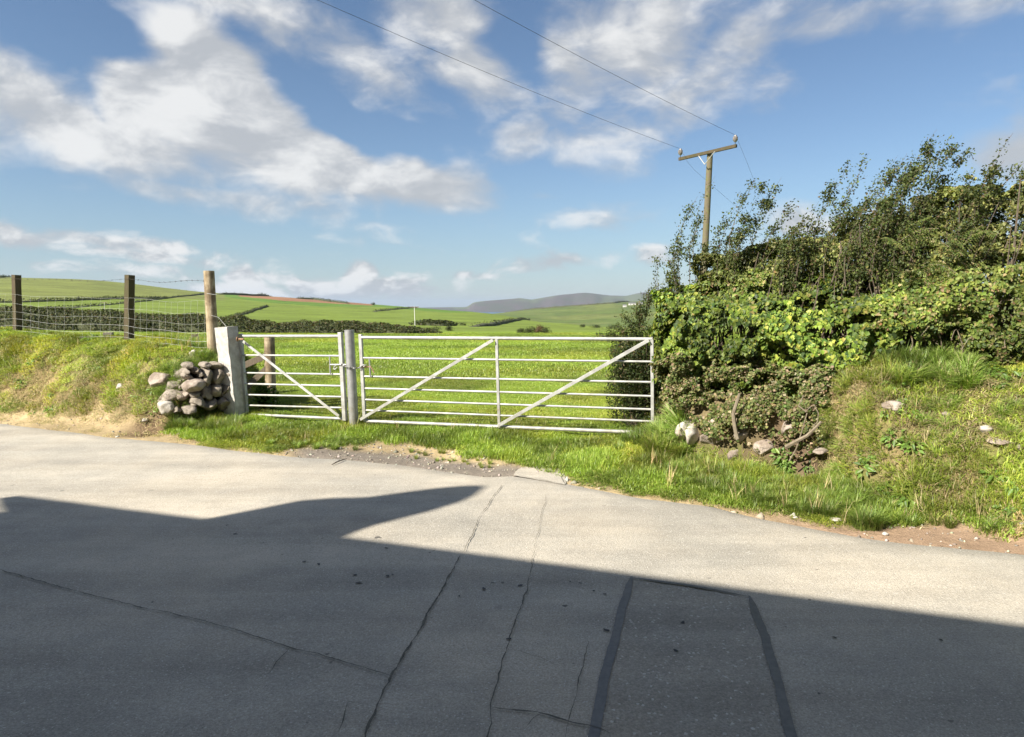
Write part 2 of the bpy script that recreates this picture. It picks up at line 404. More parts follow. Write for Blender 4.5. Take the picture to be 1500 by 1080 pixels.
M['render'] = simple('house_render', (.24, .22, .19), (.20, .185, .16), 2, .9, bs=.3)
M['trim'] = simple('white_trim', (.6, .6, .58), (.55, .55, .53), 4, .5, bs=0)
M['straw'] = leaf_mat('straw', .25, .7, .2, inst=True)
M['grass'] = leaf_mat('grass', .38, .45, .45, inst=True)
M['leaf'] = leaf_mat('leaf', .33, .48, .28)
M['matte_leaf'] = leaf_mat('matte_leaf', .36, .6, .3)
for _k in ('galv', 'galv_old'):
    _m = M[_k]; _t = NT(_m.node_tree); _b = next(n for n in _t.n if n.type == 'BSDF_PRINCIPLED'); _c = _b.inputs['Base Color'].links[0].from_socket; _p = geo(_t)
    _r = _t.m('MULTIPLY', _t.ramp(_t.noise(_p, 5.5, 6, .7), .60, .72, 0, .65), _t.ramp(_t.noise(_p, 1.3, 2, .5), .45, .6, 0, 1)); _t.put(_b.inputs['Base Color'], _t.mix(_r, _c, (.24, .14, .07, 1)))
    _z = _t.node('ShaderNodeSeparateXYZ', {0: _p}).outputs[2]; _d = _t.m('MULTIPLY', _t.ramp(_z, .25, .6, 1, 0), _t.ramp(_t.noise(_p, 12, 4, .6), .35, .65, .1, .6)); _c2 = _b.inputs['Base Color'].links[0].from_socket; _t.put(_b.inputs['Base Color'], _t.mix(_d, _c2, (.26, .235, .17, 1)))
def mat_wood(name, c1, c2, moss=None):
    m, t, b, o = new_mat(name); p = geo(t)
    mp = t.node('ShaderNodeMapping', {'Vector': p}); mp.inputs['Scale'].default_value = (1, 1, .07)
    g = t.noise(mp.outputs[0], 42, 6, .65, 1.2); n2 = t.noise(p, 4.5, 4, .6)
    c = t.mix(t.ramp(g, .3, .7), c4(c1), c4(c2))
    if moss: c = t.mix(t.ramp(n2, .42, .62, 0, .75), c, c4(moss))
    t.put(b.inputs['Base Color'], c); b.inputs['Roughness'].default_value = .88; b.inputs['Specular IOR Level'].default_value = .25
    bump(t, b, g, .8, .008); return m
M['post'] = mat_wood('post_wood', (.065, .05, .03), (.11, .085, .05), (.07, .065, .028))
M['pale_post'] = mat_wood('pale_post_wood', (.30, .23, .14), (.48, .40, .27), (.13, .09, .05))
M['grey_wood'] = mat_wood('grey_wood', (.17, .13, .09), (.28, .23, .17))
M['pole'] = mat_wood('pole_wood', (.12, .10, .065), (.18, .15, .10), (.15, .145, .06))

# ------------------------------------------------------------------ ground sheet
def lin(c): return np.array(c)
C_FIELD = lin((.20, .28, .035)); C_VERGE = lin((.19, .235, .045)); C_DRY = lin((.36, .28, .13)); C_SOIL = lin((.19, .125, .075))
C_STRAW = lin((.47, .36, .20)); C_GRAV = lin((.24, .205, .165))
def bank_dry(x, y):      # how dry and bare the grass is: 0 lush to 1 bare
    x = np.asarray(x, float); y = np.asarray(y, float); s = s_of(x, y)
    lb = ss(.05, .25, left_bank(x, y)); hb = left_bank(x, y); rb = ss(.03, .15, right_bank(x, y))*ss(2.3, 3.1, x)
    n = fbm(x*1.9, y*1.9, 0, 4, 31); n2 = fbm(x*.8, y*1.6, 0, 3, 44)
    dl = lb*np.clip((.93-hb)/.3, 0, 1)*ss(.30, .58, n*.6+n2*.4+.07)
    dr = rb*ss(.30, .58, n)*.92
    return np.clip(dl+dr, 0, 1)
def verge_bare(x, y):    # bare strip along the tarmac: 1 bare
    x = np.asarray(x, float); y = np.asarray(y, float); s = s_of(x, y)
    px = 750+1000*x/np.maximum(y, .5)
    wdt = np.interp(px, [-400,0,150,230,300,380,450,560,650,740,832,862,1000,1200,1300,1500,1900], [.60,.55,.66,.62,.12,.16,.46,.86,.84,.66,.44,.22,.24,.30,.44,.55,.5])
    wob = .26*(fbm(x*3.1, y*3.1, 0, 3, 12)-.5)
    return 1-ss(wdt-.10, wdt+.06, s+wob)
def ground_col(x, y):
    s = s_of(x, y); r = np.hypot(x, y); n = s.shape[0]
    c = np.tile(C_FIELD, (n, 1)); 
    def mixin(c, col, f): f = f[:, None]; return c*(1-f)+col*f
    c = mixin(c, C_VERGE*.62, (r < 30)*1.0*(1-ss(14, 30, r)))
    d = bank_dry(x, y); c = mixin(c, C_SOIL*.6+C_DRY*.5, d*.9)
    vb = verge_bare(x, y)
    px = 750+1000*x/np.maximum(y, .5)
    grav = ss(400, 450, px)*(1-ss(760, 840, px))*(1-ss(.30, .52, s+.2*(fbm(x*4, y*4, 0, 3, 3)-.5)))
    st = C_STRAW*(.72+.5*fbm(x*6, y*6, 0, 3, 8))[:, None]
    stm = st*ss(1250, 1000, px)[:, None]+(C_SOIL*1.6+.03)*ss(1000, 1250, px)[:, None]
    c = mixin(c, stm, vb); c = mixin(c, C_GRAV, vb*grav)
    # worn earth under and behind the gates
    mud = np.exp(-(((px-660)/110)**2+((s-2.35)/.16)**2))*.8
    c = mixin(c, C_SOIL*.9, mud*ss(.4, .6, fbm(x*5, y*5, 0, 3, 2)))
    # scoop of bare earth beside the boulders
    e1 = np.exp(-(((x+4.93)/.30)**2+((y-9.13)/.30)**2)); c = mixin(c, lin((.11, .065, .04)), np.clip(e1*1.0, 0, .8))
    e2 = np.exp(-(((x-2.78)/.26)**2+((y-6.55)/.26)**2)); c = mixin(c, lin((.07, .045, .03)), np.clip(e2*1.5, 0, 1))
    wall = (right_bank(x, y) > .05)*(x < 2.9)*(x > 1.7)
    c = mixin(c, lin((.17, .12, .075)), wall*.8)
    # shingle, ploughland and pasture of other fields
    caz = np.cos(np.clip(np.arctan2(x, np.maximum(y, .1)), -1.1, 1.1)); z = table_z(x, y); py = 448.5-(z-1.7)/np.maximum(r*caz, 1)*1000
    far = ss(44, 60, r); front = (y > 0)
    mulf = np.ones(n)
    c = mixin(c, lin((.150, .200, .034)), far*front)
    def yl(pts, q): return np.interp(q, [a for a, b in pts], [b for a, b in pts])
    L1 = [(-400,449),(0,443.5),(190,437.5),(240,437),(330,440),(500,449)]; L2 = [(-200,460),(10,457),(245,435),(300,431)]
    up1 = (py < yl(L1, px))*(r > 120)*(px < 330)
    c = mixin(c, lin((.165, .185, .05)), up1*far*.9*front)
    L4 = [(320,434),(392,443),(470,449),(560,450),(650,458)]
    lush = (px > 330)*(py < yl(L4, px))*(r > 150)*(px < 760)
    c = mixin(c, lin((.10, .18, .028)), lush*far*.9*front)
    plo = (px > 352)*(px < 545)*(py < np.interp(px, [352, 420, 545], [434.5, 441, 448]))*(r > 300)*(r < 800)
    c = mixin(c, lin((.27, .14, .08)), plo*far*.95*front)
    rb = (r > 480)*(px > 700)
    c = mixin(c, lin((.10, .135, .035)), rb*.95*front)  # right hill greens, painted darker for the cloud shadow over the valley
    rb2 = (r > 480)*(px > 700)*(py < 453)
    c = mixin(c, lin((.085, .11, .035)), rb2*.6*front)
    sw = rb*ss(.5, .6, fbm(x/70, y/40, 0, 2, 91)); c = mixin(c, lin((.15, .17, .05)), sw*.7*front)
    c = mixin(c, lin((.16, .14, .07)), (px > 1080)*rb*front*.2)
    return c
def build_ground():
    fine = np.arange(-47, 47.001, 0.2); coarse1 = np.arange(-180, -47, 3.0); coarse2 = np.arange(50, 180, 3.0)
    A = np.radians(np.concatenate([coarse1, fine, coarse2])); 
    rr = [0.4]
    while rr[-1] < 3200:
        r = rr[-1]; q = 1.016 if 4 < r < 14 else (1.03 if r < 4 else (1.022 if r < 60 else 1.017 if r < 900 else 1.04)); rr.append(r*q)
    RR = np.array(rr); a, r = np.meshgrid(A, RR); x = (r*np.sin(a)).ravel(); y = (r*np.cos(a)).ravel()
    z = H(x, y); nA, nR = len(A), len(RR)
    V = np.stack([x, y, z], 1); V = np.vstack([V, [[0, 0, -.03]]])
    i, j = np.meshgrid(np.arange(nR-1), np.arange(nA), indexing='ij'); j2 = (j+1) % nA
    F = np.stack([i*nA+j, (i+1)*nA+j, (i+1)*nA+j2, i*nA+j2], -1).reshape(-1, 4)[:, ::-1]
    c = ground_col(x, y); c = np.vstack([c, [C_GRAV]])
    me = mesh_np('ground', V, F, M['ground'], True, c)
    o = link('ground', me, kind='structure')
    # small disc closing the middle
    bm = bmesh.new(); bm.from_mesh(me); bm.verts.ensure_lookup_table()
    cv = bm.verts[len(V)-1]
    for k in range(nA): bm.faces.new((cv, bm.verts[(k+1) % nA], bm.verts[k]))
    bmesh.ops.recalc_face_normals(bm, faces=bm.faces); bm.to_mesh(me); bm.free()
    for p in me.polygons: p.use_smooth = True
    return o
build_ground()

# ------------------------------------------------------------------ sea, headland
def build_sea():
    A = np.linspace(0, 2*np.pi, 97)[:-1]; rr = np.array([1500, 2500, 4000, 7000, 12000, 18000.])
    a, r = np.meshgrid(A, rr); V = np.stack([(r*np.sin(a)).ravel(), (r*np.cos(a)).ravel(), np.full(a.size, -40.)], 1); n = 96
    i, j = np.meshgrid(np.arange(len(rr)-1), np.arange(n), indexing='ij'); j2 = (j+1) % n
    F = np.stack([i*n+j, i*n+j2, (i+1)*n+j2, (i+1)*n+j], -1).reshape(-1, 4)
    m, t, b, o = new_mat('sea'); p = geo(t)
    t.put(b.inputs['Base Color'], t.mix(t.noise(p, .004, 4), (.03, .09, .16, 1), (.05, .12, .19, 1))); b.inputs['Roughness'].default_value = .35
    bump(t, b, t.noise(p, .05, 4), .5, 2.0)
    link('sea', mesh_np('sea', V, F, m), kind='structure')
build_sea()
def build_headland():
    sil = [(560,452),(640,450.5),(684,450),(694,443),(712,441),(760,437),(779,439),(796,436),(827,431.5),(856,429),(872,430.5),(892,433),(916,433.5),(940,428.5),(976,427.5),(1100,424),(1400,420),(1900,424),(2200,440)]
    pxs = np.linspace(560, 2200, 420); A = np.arctan((pxs-750)/1000)
    ys = np.interp(pxs, [s[0] for s in sil], [s[1] for s in sil])
    rows = []; D0 = 5200.; rs = np.linspace(-650, 2600, 44)
    for q in rs:
        r = D0+q+220*(fbm(pxs/60, np.zeros_like(pxs), 0, 3, 4)-.5)
        zt = 1.7+(448.5-ys)/1000*(D0)*np.cos(A)
        prof = ss(-560, 0, q)*(1-ss(200, 2500, q)*.7)
        gul = 14*(fbm(pxs/16, np.full_like(pxs, q/260), 0, 4, 8)-.5)*ss(-620, -350, q)*(1-ss(-250, 0, q)*.8)
        z = -44+(zt+44)*prof+gul*(zt > -20)
        rows.append(np.stack([r*np.sin(A), r*np.cos(A), z], 1))
    V = np.concatenate(rows); n = len(pxs)
    i, j = np.meshgrid(np.arange(len(rs)-1), np.arange(n-1), indexing='ij')
    F = np.stack([i*n+j, i*n+j+1, (i+1)*n+j+1, (i+1)*n+j], -1).reshape(-1, 4)
    m, t, b, o = new_mat('headland'); p = geo(t)
    f = t.noise(p, .006, 6, .6); z = t.node('ShaderNodeSeparateXYZ', {0: p}).outputs[2]
    c = t.mix(t.ramp(f, .4, .6), (.075, .062, .06, 1), (.06, .065, .045, 1))
    c = t.mix(t.ramp(t.noise(p, .0018, 3), .5, .58), c, (.085, .10, .055, 1))
    t.put(b.inputs['Base Color'], c); b.inputs['Roughness'].default_value = .95
    link('headland', mesh_np('headland', V, F, m), kind='structure')
build_headland()
def haze():
    mb = MB(); mb.box((0, 0, 52), (38000, 38000, 216))
    m = bpy.data.materials.new('haze'); m.use_nodes = True; t = NT(m.node_tree); t.n.clear()
    v = t.node('ShaderNodeVolumePrincipled'); v.inputs['Color'].default_value = (.66, .80, 1, 1); v.inputs['Density'].default_value = HAZE; v.inputs['Anisotropy'].default_value = .2
    t.node('ShaderNodeOutputMaterial', {'Volume': v.outputs[0]})
    mb.build('haze', m, None, False, kind='stuff')
HAZE = 0.00006
if HAZE: haze()

# ------------------------------------------------------------------ road
def build_road():
    xs = np.concatenate([np.linspace(-60, -14, 24), np.arange(-13.5, 9, .09), np.linspace(9.2, 30, 12)])
    ye = edge_y(xs)+.05*(fbm(xs*2.4, 0*xs, 0, 4, 6)-.5)+.02*(fbm(xs*14, 0*xs, 0, 2, 7)-.5)
    ny = 46; V = []
    for k in range(ny):
        f = 1-(1-k/(ny-1))**1.0; y0 = -2.6-.33*xs
        yy = y0+(ye-y0)*f
        s = (ye-yy)
        z = .012*np.sin(xs*.7+yy*.4)*ss(0, 1.5, s)+.010*(fbm(xs*.9, yy*.9, 0, 2, 5)-.5)*2*ss(0, .8, s)
        V.append(np.stack([xs, yy, z*.6], 1))
    V.append(np.stack([xs, ye+.05, np.full_like(xs, -.022)], 1))
    V = np.concatenate(V); n = len(xs)
    i, j = np.meshgrid(np.arange(ny), np.arange(n-1), indexing='ij')
    F = np.stack([i*n+j, i*n+j+1, (i+1)*n+j+1, (i+1)*n+j], -1).reshape(-1, 4)
    return link('road', mesh_np('road', V, F, M['road']), kind='structure')
road = build_road()
def road_z(x, y):
    ye = edge_y(x)+.05*(fbm(np.array([x*2.4]), np.array([0.]), 0, 4, 6)[0]-.5); s = ye-y
    return float(.6*(.012*math.sin(x*.7+y*.4)*ss(0, 1.5, s)+.010*(fbm(np.array([x*.9]), np.array([y*.9]), 0, 2, 5)[0]-.5)*2*ss(0, .8, s)))
def ribbon(name, pts, wd, mat, lift=.004, jit=.012, step=.03, vary=.5, seed=1, soft=False):
    rn = random.Random(seed); P3 = [PZ(*p) for p in pts]; V = []; F = []
    L = [0]
    for a, b in zip(P3, P3[1:]): L.append(L[-1]+(b-a).length)
    n = max(3, int(L[-1]/step)); w_last = wd
    off = 0; wv = 0
    for i in range(n+1):
        d = L[-1]*i/n; k = max(j for j in range(len(L)) if L[j] <= d+1e-9); k = min(k, len(P3)-2)
        f = (d-L[k])/(L[k+1]-L[k]); p = P3[k].lerp(P3[k+1], f); t = (P3[k+1]-P3[k]).normalized(); nn = Vector((-t.y, t.x, 0))
        off = off*.8+rn.uniform(-jit, jit); q = p+nn*off
        wv = wv*.6+rn.uniform(-1, 1)*.7; w2 = wd*max(.15, 1+vary*wv)*min(1, .25+min(i, n-i)*.2)
        for sgn in (-1, 1):
            v = q+nn*sgn*w2/2; V.append((v.x, v.y, road_z(v.x, v.y)+lift))
    F = [(2*i, 2*i+2, 2*i+3, 2*i+1) for i in range(n)]
    me = bpy.data.meshes.new(name); me.from_pydata(V, [], F); me.materials.append(mat)
    return link(name, me, road)
def sheet(name, pts, mat, lift, jit=.02, seed=3, n=14):
    rn = random.Random(seed); P3 = [PZ(*p) for p in pts]; ring = []
    for a, b in zip(P3, P3[1:]+P3[:1]):
        for k in range(n):
            p = a.lerp(b, k/n); t = (b-a).normalized(); p = p+Vector((-t.y, t.x, 0))*rn.uniform(-jit, jit); ring.append(p)
    c = sum(ring, Vector())/len(ring); zz_ = lambda x, y: max(road_z(x, y), float(H(x, y)) if s_of(x, y) > -.05 else -1)+lift
    V = [(c.x, c.y, zz_(c.x, c.y))]; m = len(ring); rings = 6
    for q in range(1, rings+1):
        for p in ring:
            v = c.lerp(p, q/rings); V.append((v.x, v.y, zz_(v.x, v.y)))
    F = [(0, 1+k, 1+(k+1) % m) for k in range(m)]
    for q in range(rings-1):
        for k in range(m): a = 1+q*m+k; b = 1+q*m+(k+1) % m; F.append((a, a+m, b+m, b))
    me = bpy.data.meshes.new(name); me.from_pydata(V, [], F); me.materials.append(mat)
    bm = bmesh.new(); bm.from_mesh(me); bmesh.ops.recalc_face_normals(bm, faces=bm.faces)
    bm.to_mesh(me); bm.free()
    return link(name, me, road)
sheet('repair_patch', [(925,851),(1098,877),(1165,1085),(1200,1200),(850,1200),(868,1085)], M['patch'], .004)
sheet('concrete_apron', [(752,697),(758,688),(800,681),(812,684),(829,699),(828,711)], M['road'], .006, .01, n=6)
for pts, wd in (([(925,847),(905,920),(888,990),(872,1068),(850,1180)], .044), ([(1097,875),(1120,935),(1140,1000),(1158,1080),(1185,1180)], .044), ([(922,849),(1010,861),(1099,877)], .028)):
    ribbon('tar_seam', pts, wd, M['tar'], .009, .003, .05, .09, seed=len(pts)+int(pts[0][0]))
CR = [([(735,712),(705,756),(690,790),(674,818)], .007, .004),
      ([(674,818),(672,822),(640,880),(610,935),(575,990),(545,1060),(525,1120)], 0.0129, 0.0040),
      ([(800,725),(790,770),(782,810)], .003, .004),
      ([(782,810),(772,870),(750,925),(738,970),(722,1030),(712,1120)], 0.0070, 0.0040),
      ([(0,836),(90,862),(200,890),(300,912),(425,952),(500,972),(572,996)], 0.0079, 0.0040),
      ([(425,952),(405,975),(392,993)], 0.0050, 0.0033), ([(718,1042),(790,1052),(865,1070),(900,1083)], 0.0099, 0.0033),
      ([(862,945),(850,990),(838,1040),(828,1090)], 0.0054, 0.0033), ([(540,1038),(510,1034),(505,1060),(497,1078)], 0.0050, 0.0020),
      ([(750,956),(790,968),(812,978)], 0.0040, 0.0026), ([(828,711),(822,700),(828,694)], 0.0079, 0.0013), ([(754,697),(790,703),(826,711)], 0.0054, 0.0013),
      ([(800,1048),(780,1060),(768,1075)], 0.0040, 0.0020), ([(0,862),(-40,850)], 0.0050, 0.0020)]
for q, (pts, wd, jit) in enumerate(CR): ribbon('crack', pts, wd*.72, M['crack'], .010, jit, .022, .75, seed=q+20)
M['spot'] = simple('oil_spot', (.035, .033, .032), (.055, .052, .048), 30, .7, bs=0)
rs_ = random.Random(4)
for (sx, sy) in [(722,857),(736,857),(762,861),(709,866),(835,855),(850,857),(870,868),(886,873),(472,791),(520,844),(630,812),(575,844),(446,824),(467,828),(568,846),(525,856),(333,771),(253,791),(673,877),(1222,936),(1378,939),(990,957),(1000,915),(745,940),(888,927),(566,655+150)]:
    c = PZ(sx, sy); V = []; n = 10; rx = rs_.uniform(.005, .012); an = rs_.uniform(0, 3)
    for k in range(n):
        a = 2*math.pi*k/n; r = rx*rs_.uniform(.7, 1.25); x = c.x+1.7*r*math.cos(a)*math.cos(an)-r*math.sin(a)*math.sin(an); y = c.y+1.7*r*math.cos(a)*math.sin(an)+r*math.sin(a)*math.cos(an)
        V.append((x, y, road_z(x, y)+.007))
    me = bpy.data.meshes.new('oil_spot'); me.from_pydata(V, [], [tuple(range(n))]); me.materials.append(M['spot']); link('oil_spot', me, road)

# ------------------------------------------------------------------ leaves
def leaves_mesh(name, C, N, T, S, colr, mat, aspect=.62, fold=.18):
    """kite leaves folded on the midrib: centre, normal, direction, length"""
    N = N/np.linalg.norm(N, axis=1, keepdims=True); T = T-N*(T*N).sum(1, keepdims=True); T = T/np.maximum(np.linalg.norm(T, axis=1, keepdims=True), 1e-6)
    B = np.cross(N, T); S = S[:, None]
    v0 = C-T*S*.5; v2 = C+T*S*.5+N*S*-.08; v1 = C-B*S*aspect*.5+N*S*fold-T*S*.08; v3 = C+B*S*aspect*.5+N*S*fold-T*S*.08
    n = len(C); V = np.stack([v0, v1, v2, v3], 1).reshape(-1, 3); k = np.arange(n)*4
    F = np.concatenate([np.stack([k, k+2, k+1], 1), np.stack([k, k+3, k+2], 1)])
    return mesh_np(name, V, F, mat, False, np.repeat(colr, 4, 0))
def pick_cols(n, pal, wts, jit=.18):
    pal = np.array(pal); i = rng.choice(len(pal), n, p=np.array(wts)/sum(wts)); c = pal[i]*(1+jit*rng.normal(size=(n, 1)))
    c = c*(1+.06*rng.normal(size=(n, 3))); return np.clip(c, .004, .9)
def rvec(n): v = rng.normal(size=(n, 3)); return v/np.linalg.norm(v, axis=1, keepdims=True)

# hedge frame: a runs along the hedge, b towards the road
HA = np.array([1.72, 7.80]); TD = np.array([.891, -.454]); ND = np.array([-.454, -.891])
def hedge_world(a, b): return HA[0]+TD[0]*a+ND[0]*b, HA[1]+TD[1]*a+ND[1]*b
def hedge_sample(n, a0, a1, top, front, z0, back=1.1, fall=.11, clump=.55, cs=3.2, gap=.0, seed=0, tb=None):
    a = rng.uniform(a0-.1, a1+.1, n); b = rng.uniform(-back, .75, n); z = rng.uniform(.0, 3.4, n); u = rng.random(n)
    q = np.minimum(np.minimum(front(a, z)-b, np.interp(a, *zip(*top))-z), np.minimum(a-a0, a1-a)+.1)+clump*.3     # quick cull before the costly noise
    k = (q > 0)*(u < np.exp(-(q-clump*.75)/fall)); a, b, z, u = a[k], b[k], z[k], u[k]
    x, y = hedge_world(a, b); g = H(x, y)
    t = np.interp(a, *zip(*top)); f = front(a, z)
    nn = fbm(a*cs, b*cs, z*cs, 3, seed)-.5
    f = f+nn*clump; t = t+nn*clump*.9
    lo = np.maximum(g, z0(a)) if callable(z0) else np.maximum(g, z0)
    ed = np.minimum(a-a0, a1-a)+nn*.35
    d = np.minimum(np.minimum(f-b, t-z), np.minimum(ed, (z-lo)*1.5+.15))
    keep = (d > 0)*(u < np.exp(-d/fall)) * (z > lo)
    hole = fbm(a*7, b*7, z*7, 2, seed+50) > gap
    keep = keep.astype(bool) & hole
    a, b, z, nn = a[keep], b[keep], z[keep], nn[keep]; x, y = hedge_world(a, b)
    fr = (f[keep]-b); tp = (t[keep]-z)
    wf = np.exp(-fr/.15); wt = np.exp(-tp/.15)
    C = np.stack([x, y, z], 1)
    Nrm = np.stack([ND[0]*wf, ND[1]*wf, wt*1.0+.35], 1)+1e-3
    left = np.exp(-(a-a0)/.2)[:, None]*np.array([[-.89, .45, 0]])
    return C, Nrm+left, a, b, z

def hedge_core(name, parent, a0, a1, top, frontv, zlo, mat, back=.9):
    """dark tangle of old stems that fills the inside"""
    mb = MB(); rn = random.Random(int(a0*100)+3)
    n = int((a1-a0)*70)
    for k in range(n):
        a = rn.uniform(a0+.1, a1-.1); b = rn.uniform(-back, frontv); x, y = hedge_world(a, b); g = float(H(x, y))
        t = float(np.interp(a, *zip(*top)))*rn.uniform(.7, 1.0)
        p = Vector((x, y, g-.05)); q = Vector((x+rn.uniform(-.1, .35), y+rn.uniform(-.3, .2), t)); m = p.lerp(q, .5)+Vector((rn.uniform(-.15, .15), rn.uniform(-.15, .15), 0))
        r = rn.uniform(.006, .016); mb.tube([p, m, q], [r, r*.8, r*.35], 4, False)
    return mb.build(name, mat, parent)

TOPI = [(-.3,1.7),(0,1.84),(.35,1.98),(.8,2.02),(1.4,1.98),(2.0,1.9),(2.6,2.25),(3.4,2.3),(6,2.3)]
def front_ivy(a, z):
    f = .12+.30*np.sin(np.clip((z-.75)/1.1, 0, 1)*math.pi)**.8-.35*ss(1.45, 2.2, z)
    return f*ss(-.2, .5, a)+.04
# ---- ivy bush
ivy = thing('ivy_bush', 'bright glossy green ivy bush bulging over the bank right beside the long gate', 'ivy', (2.6, 7.2, 0.4))
def local(o, C): return C-np.array(o.location)[None, :]
C, N, a, b, z = hedge_sample(1500000, -.08, 2.35, TOPI, front_ivy, lambda a: .86+.10*np.sin(a*5), back=.8, fall=.095, clump=.62, gap=.46, seed=2)
n = len(C); print('ivy leaves', n)
N = N/np.linalg.norm(N, axis=1, keepdims=True)+rvec(n)*.55
cl = pick_cols(n, [(.165,.225,.035),(.11,.16,.028),(.29,.32,.06),(.05,.085,.022),(.26,.22,.07)], [5,4.2,2.2,3.2,.4])
br = fbm(a*2.2, b*2, z*2.2, 3, 77); cl = cl*(.68+.86*ss(.32, .68, br))[:, None]
link('foliage', leaves_mesh('foliage', local(ivy, C), N, rvec(n)*.5+np.array([[0, 0, -1.]]), rng.uniform(.028, .064, n), cl, M['leaf'], .9), ivy)
hedge_core('stem', ivy, 0, 2.3, TOPI, .05, .5, M['bark'])
# ---- creeping small-leaved ivy below it, down to the stones
creep = thing('creeping_ivy', 'dull small leaved ivy creeping over stones beneath the bright ivy bush', 'ivy', (2.5, 6.9, 0.2))
def front_creep(a, z): return .45+.14*ss(.5, 1.0, a)*ss(2.5, 1.9, a)+.06*np.sin(a*6)+.30*(1-ss(.30, .90, z))
C, N, a, b, z = hedge_sample(2400000, .05, 2.42, [(0,1.12),(1.6,1.12),(2.1,1.15),(3,1.1)], front_creep, lambda a: .27+.07*np.sin(a*7+1)+.38*(1-ss(.25,1.0,a)), back=.4, fall=.07, clump=.46, cs=3.6, gap=.42, seed=8)
n = len(C); print('creep', n)
N = N+rvec(n)*.8
cl = pick_cols(n, [(.13,.17,.045),(.22,.22,.08),(.08,.11,.03),(.30,.23,.13),(.38,.31,.20)], [4,3.4,2.4,1.8,1.6])
link('foliage', leaves_mesh('foliage', local(creep, C), N, rvec(n), rng.uniform(.018, .042, n), cl, M['matte_leaf'], .9), creep)
# ---- bramble hedge to the right
bram = thing('bramble_hedge', 'tangled bramble hedge with darker leaves and reddish canes right of the ivy', 'hedge', (4.6, 6.2, 1.0))
TOPB = [(0,2.05),(.6,2.28),(1.4,2.48),(1.9,2.6),(2.6,2.78),(3.4,2.92),(4.2,3.0),(5.0,3.02),(6.5,3.05)]
def front_br(a, z): return (.10+.22*np.sin(np.clip((z-.95)/1.2, 0, 1)*math.pi))*ss(1.6, 2.2, a)-.62*ss(1.6, 3.0, z)+.08*np.sin(a*2.7)
C, N, a, b, z = hedge_sample(5600000, .35, 7.9, TOPB, front_br, lambda a: .95+.08*np.sin(a*3)+.75*(1-ss(1.7, 2.3, a)), back=1.0, fall=.11, clump=.70, gap=.43, seed=12)
n = len(C); print('bramble', n)
N = N/np.linalg.norm(N, axis=1, keepdims=True)+rvec(n)*.75
cl = pick_cols(n, [(.15,.195,.040),(.09,.13,.032),(.22,.25,.06),(.22,.17,.08),(.26,.15,.08),(.30,.27,.12)], [5,4,2.5,1.3,.2,.7])
br = fbm(a*1.8, b*2, z*1.8, 3, 70); cl = cl*(.74+.74*ss(.35, .65, br))[:, None]
tan = ss(1.8, 2.3, z)[:, None]*.55; cl = cl*(1-tan)+cl.mean(1, keepdims=True)*np.array([[1.25, 1.2, .45]])*tan
link('foliage', leaves_mesh('foliage', local(bram, C), N, rvec(n)*.8+np.array([[0, 0, -.6]]), rng.uniform(.024, .055, n), cl, M['leaf'], .72), bram)
hedge_core('cane', bram, .6, 7.8, TOPB, .0, .9, M['bark'])
mb = MB(); rn = random.Random(5)
for k in range(90):      # pale dead canes arching at the foot and across the face
    a = rn.uniform(1.9, 5.6); x, y = hedge_world(a, rn.uniform(.0, .28)); g = float(H(x, y)); L = rn.uniform(.25, .75)
    dx, dz = rn.uniform(-.5, .5), rn.uniform(.3, .9)
    p0 = Vector((x, y, g)); p1 = p0+Vector((dx*L*.5, rn.uniform(-.1, .05), dz*L)); p2 = p1+Vector((dx*L*.8, rn.uniform(-.15, .1), rn.uniform(-.25, .3)*L))
    mb.tube([p0, p0.lerp(p1, .5)+Vector((0, -.03, .02)), p1, p1.lerp(p2, .5)+Vector((0, 0, .03)), p2], [.005, .005, .004, .003, .002], 4, False)
mb.build('dead_cane', M['root'], bram)

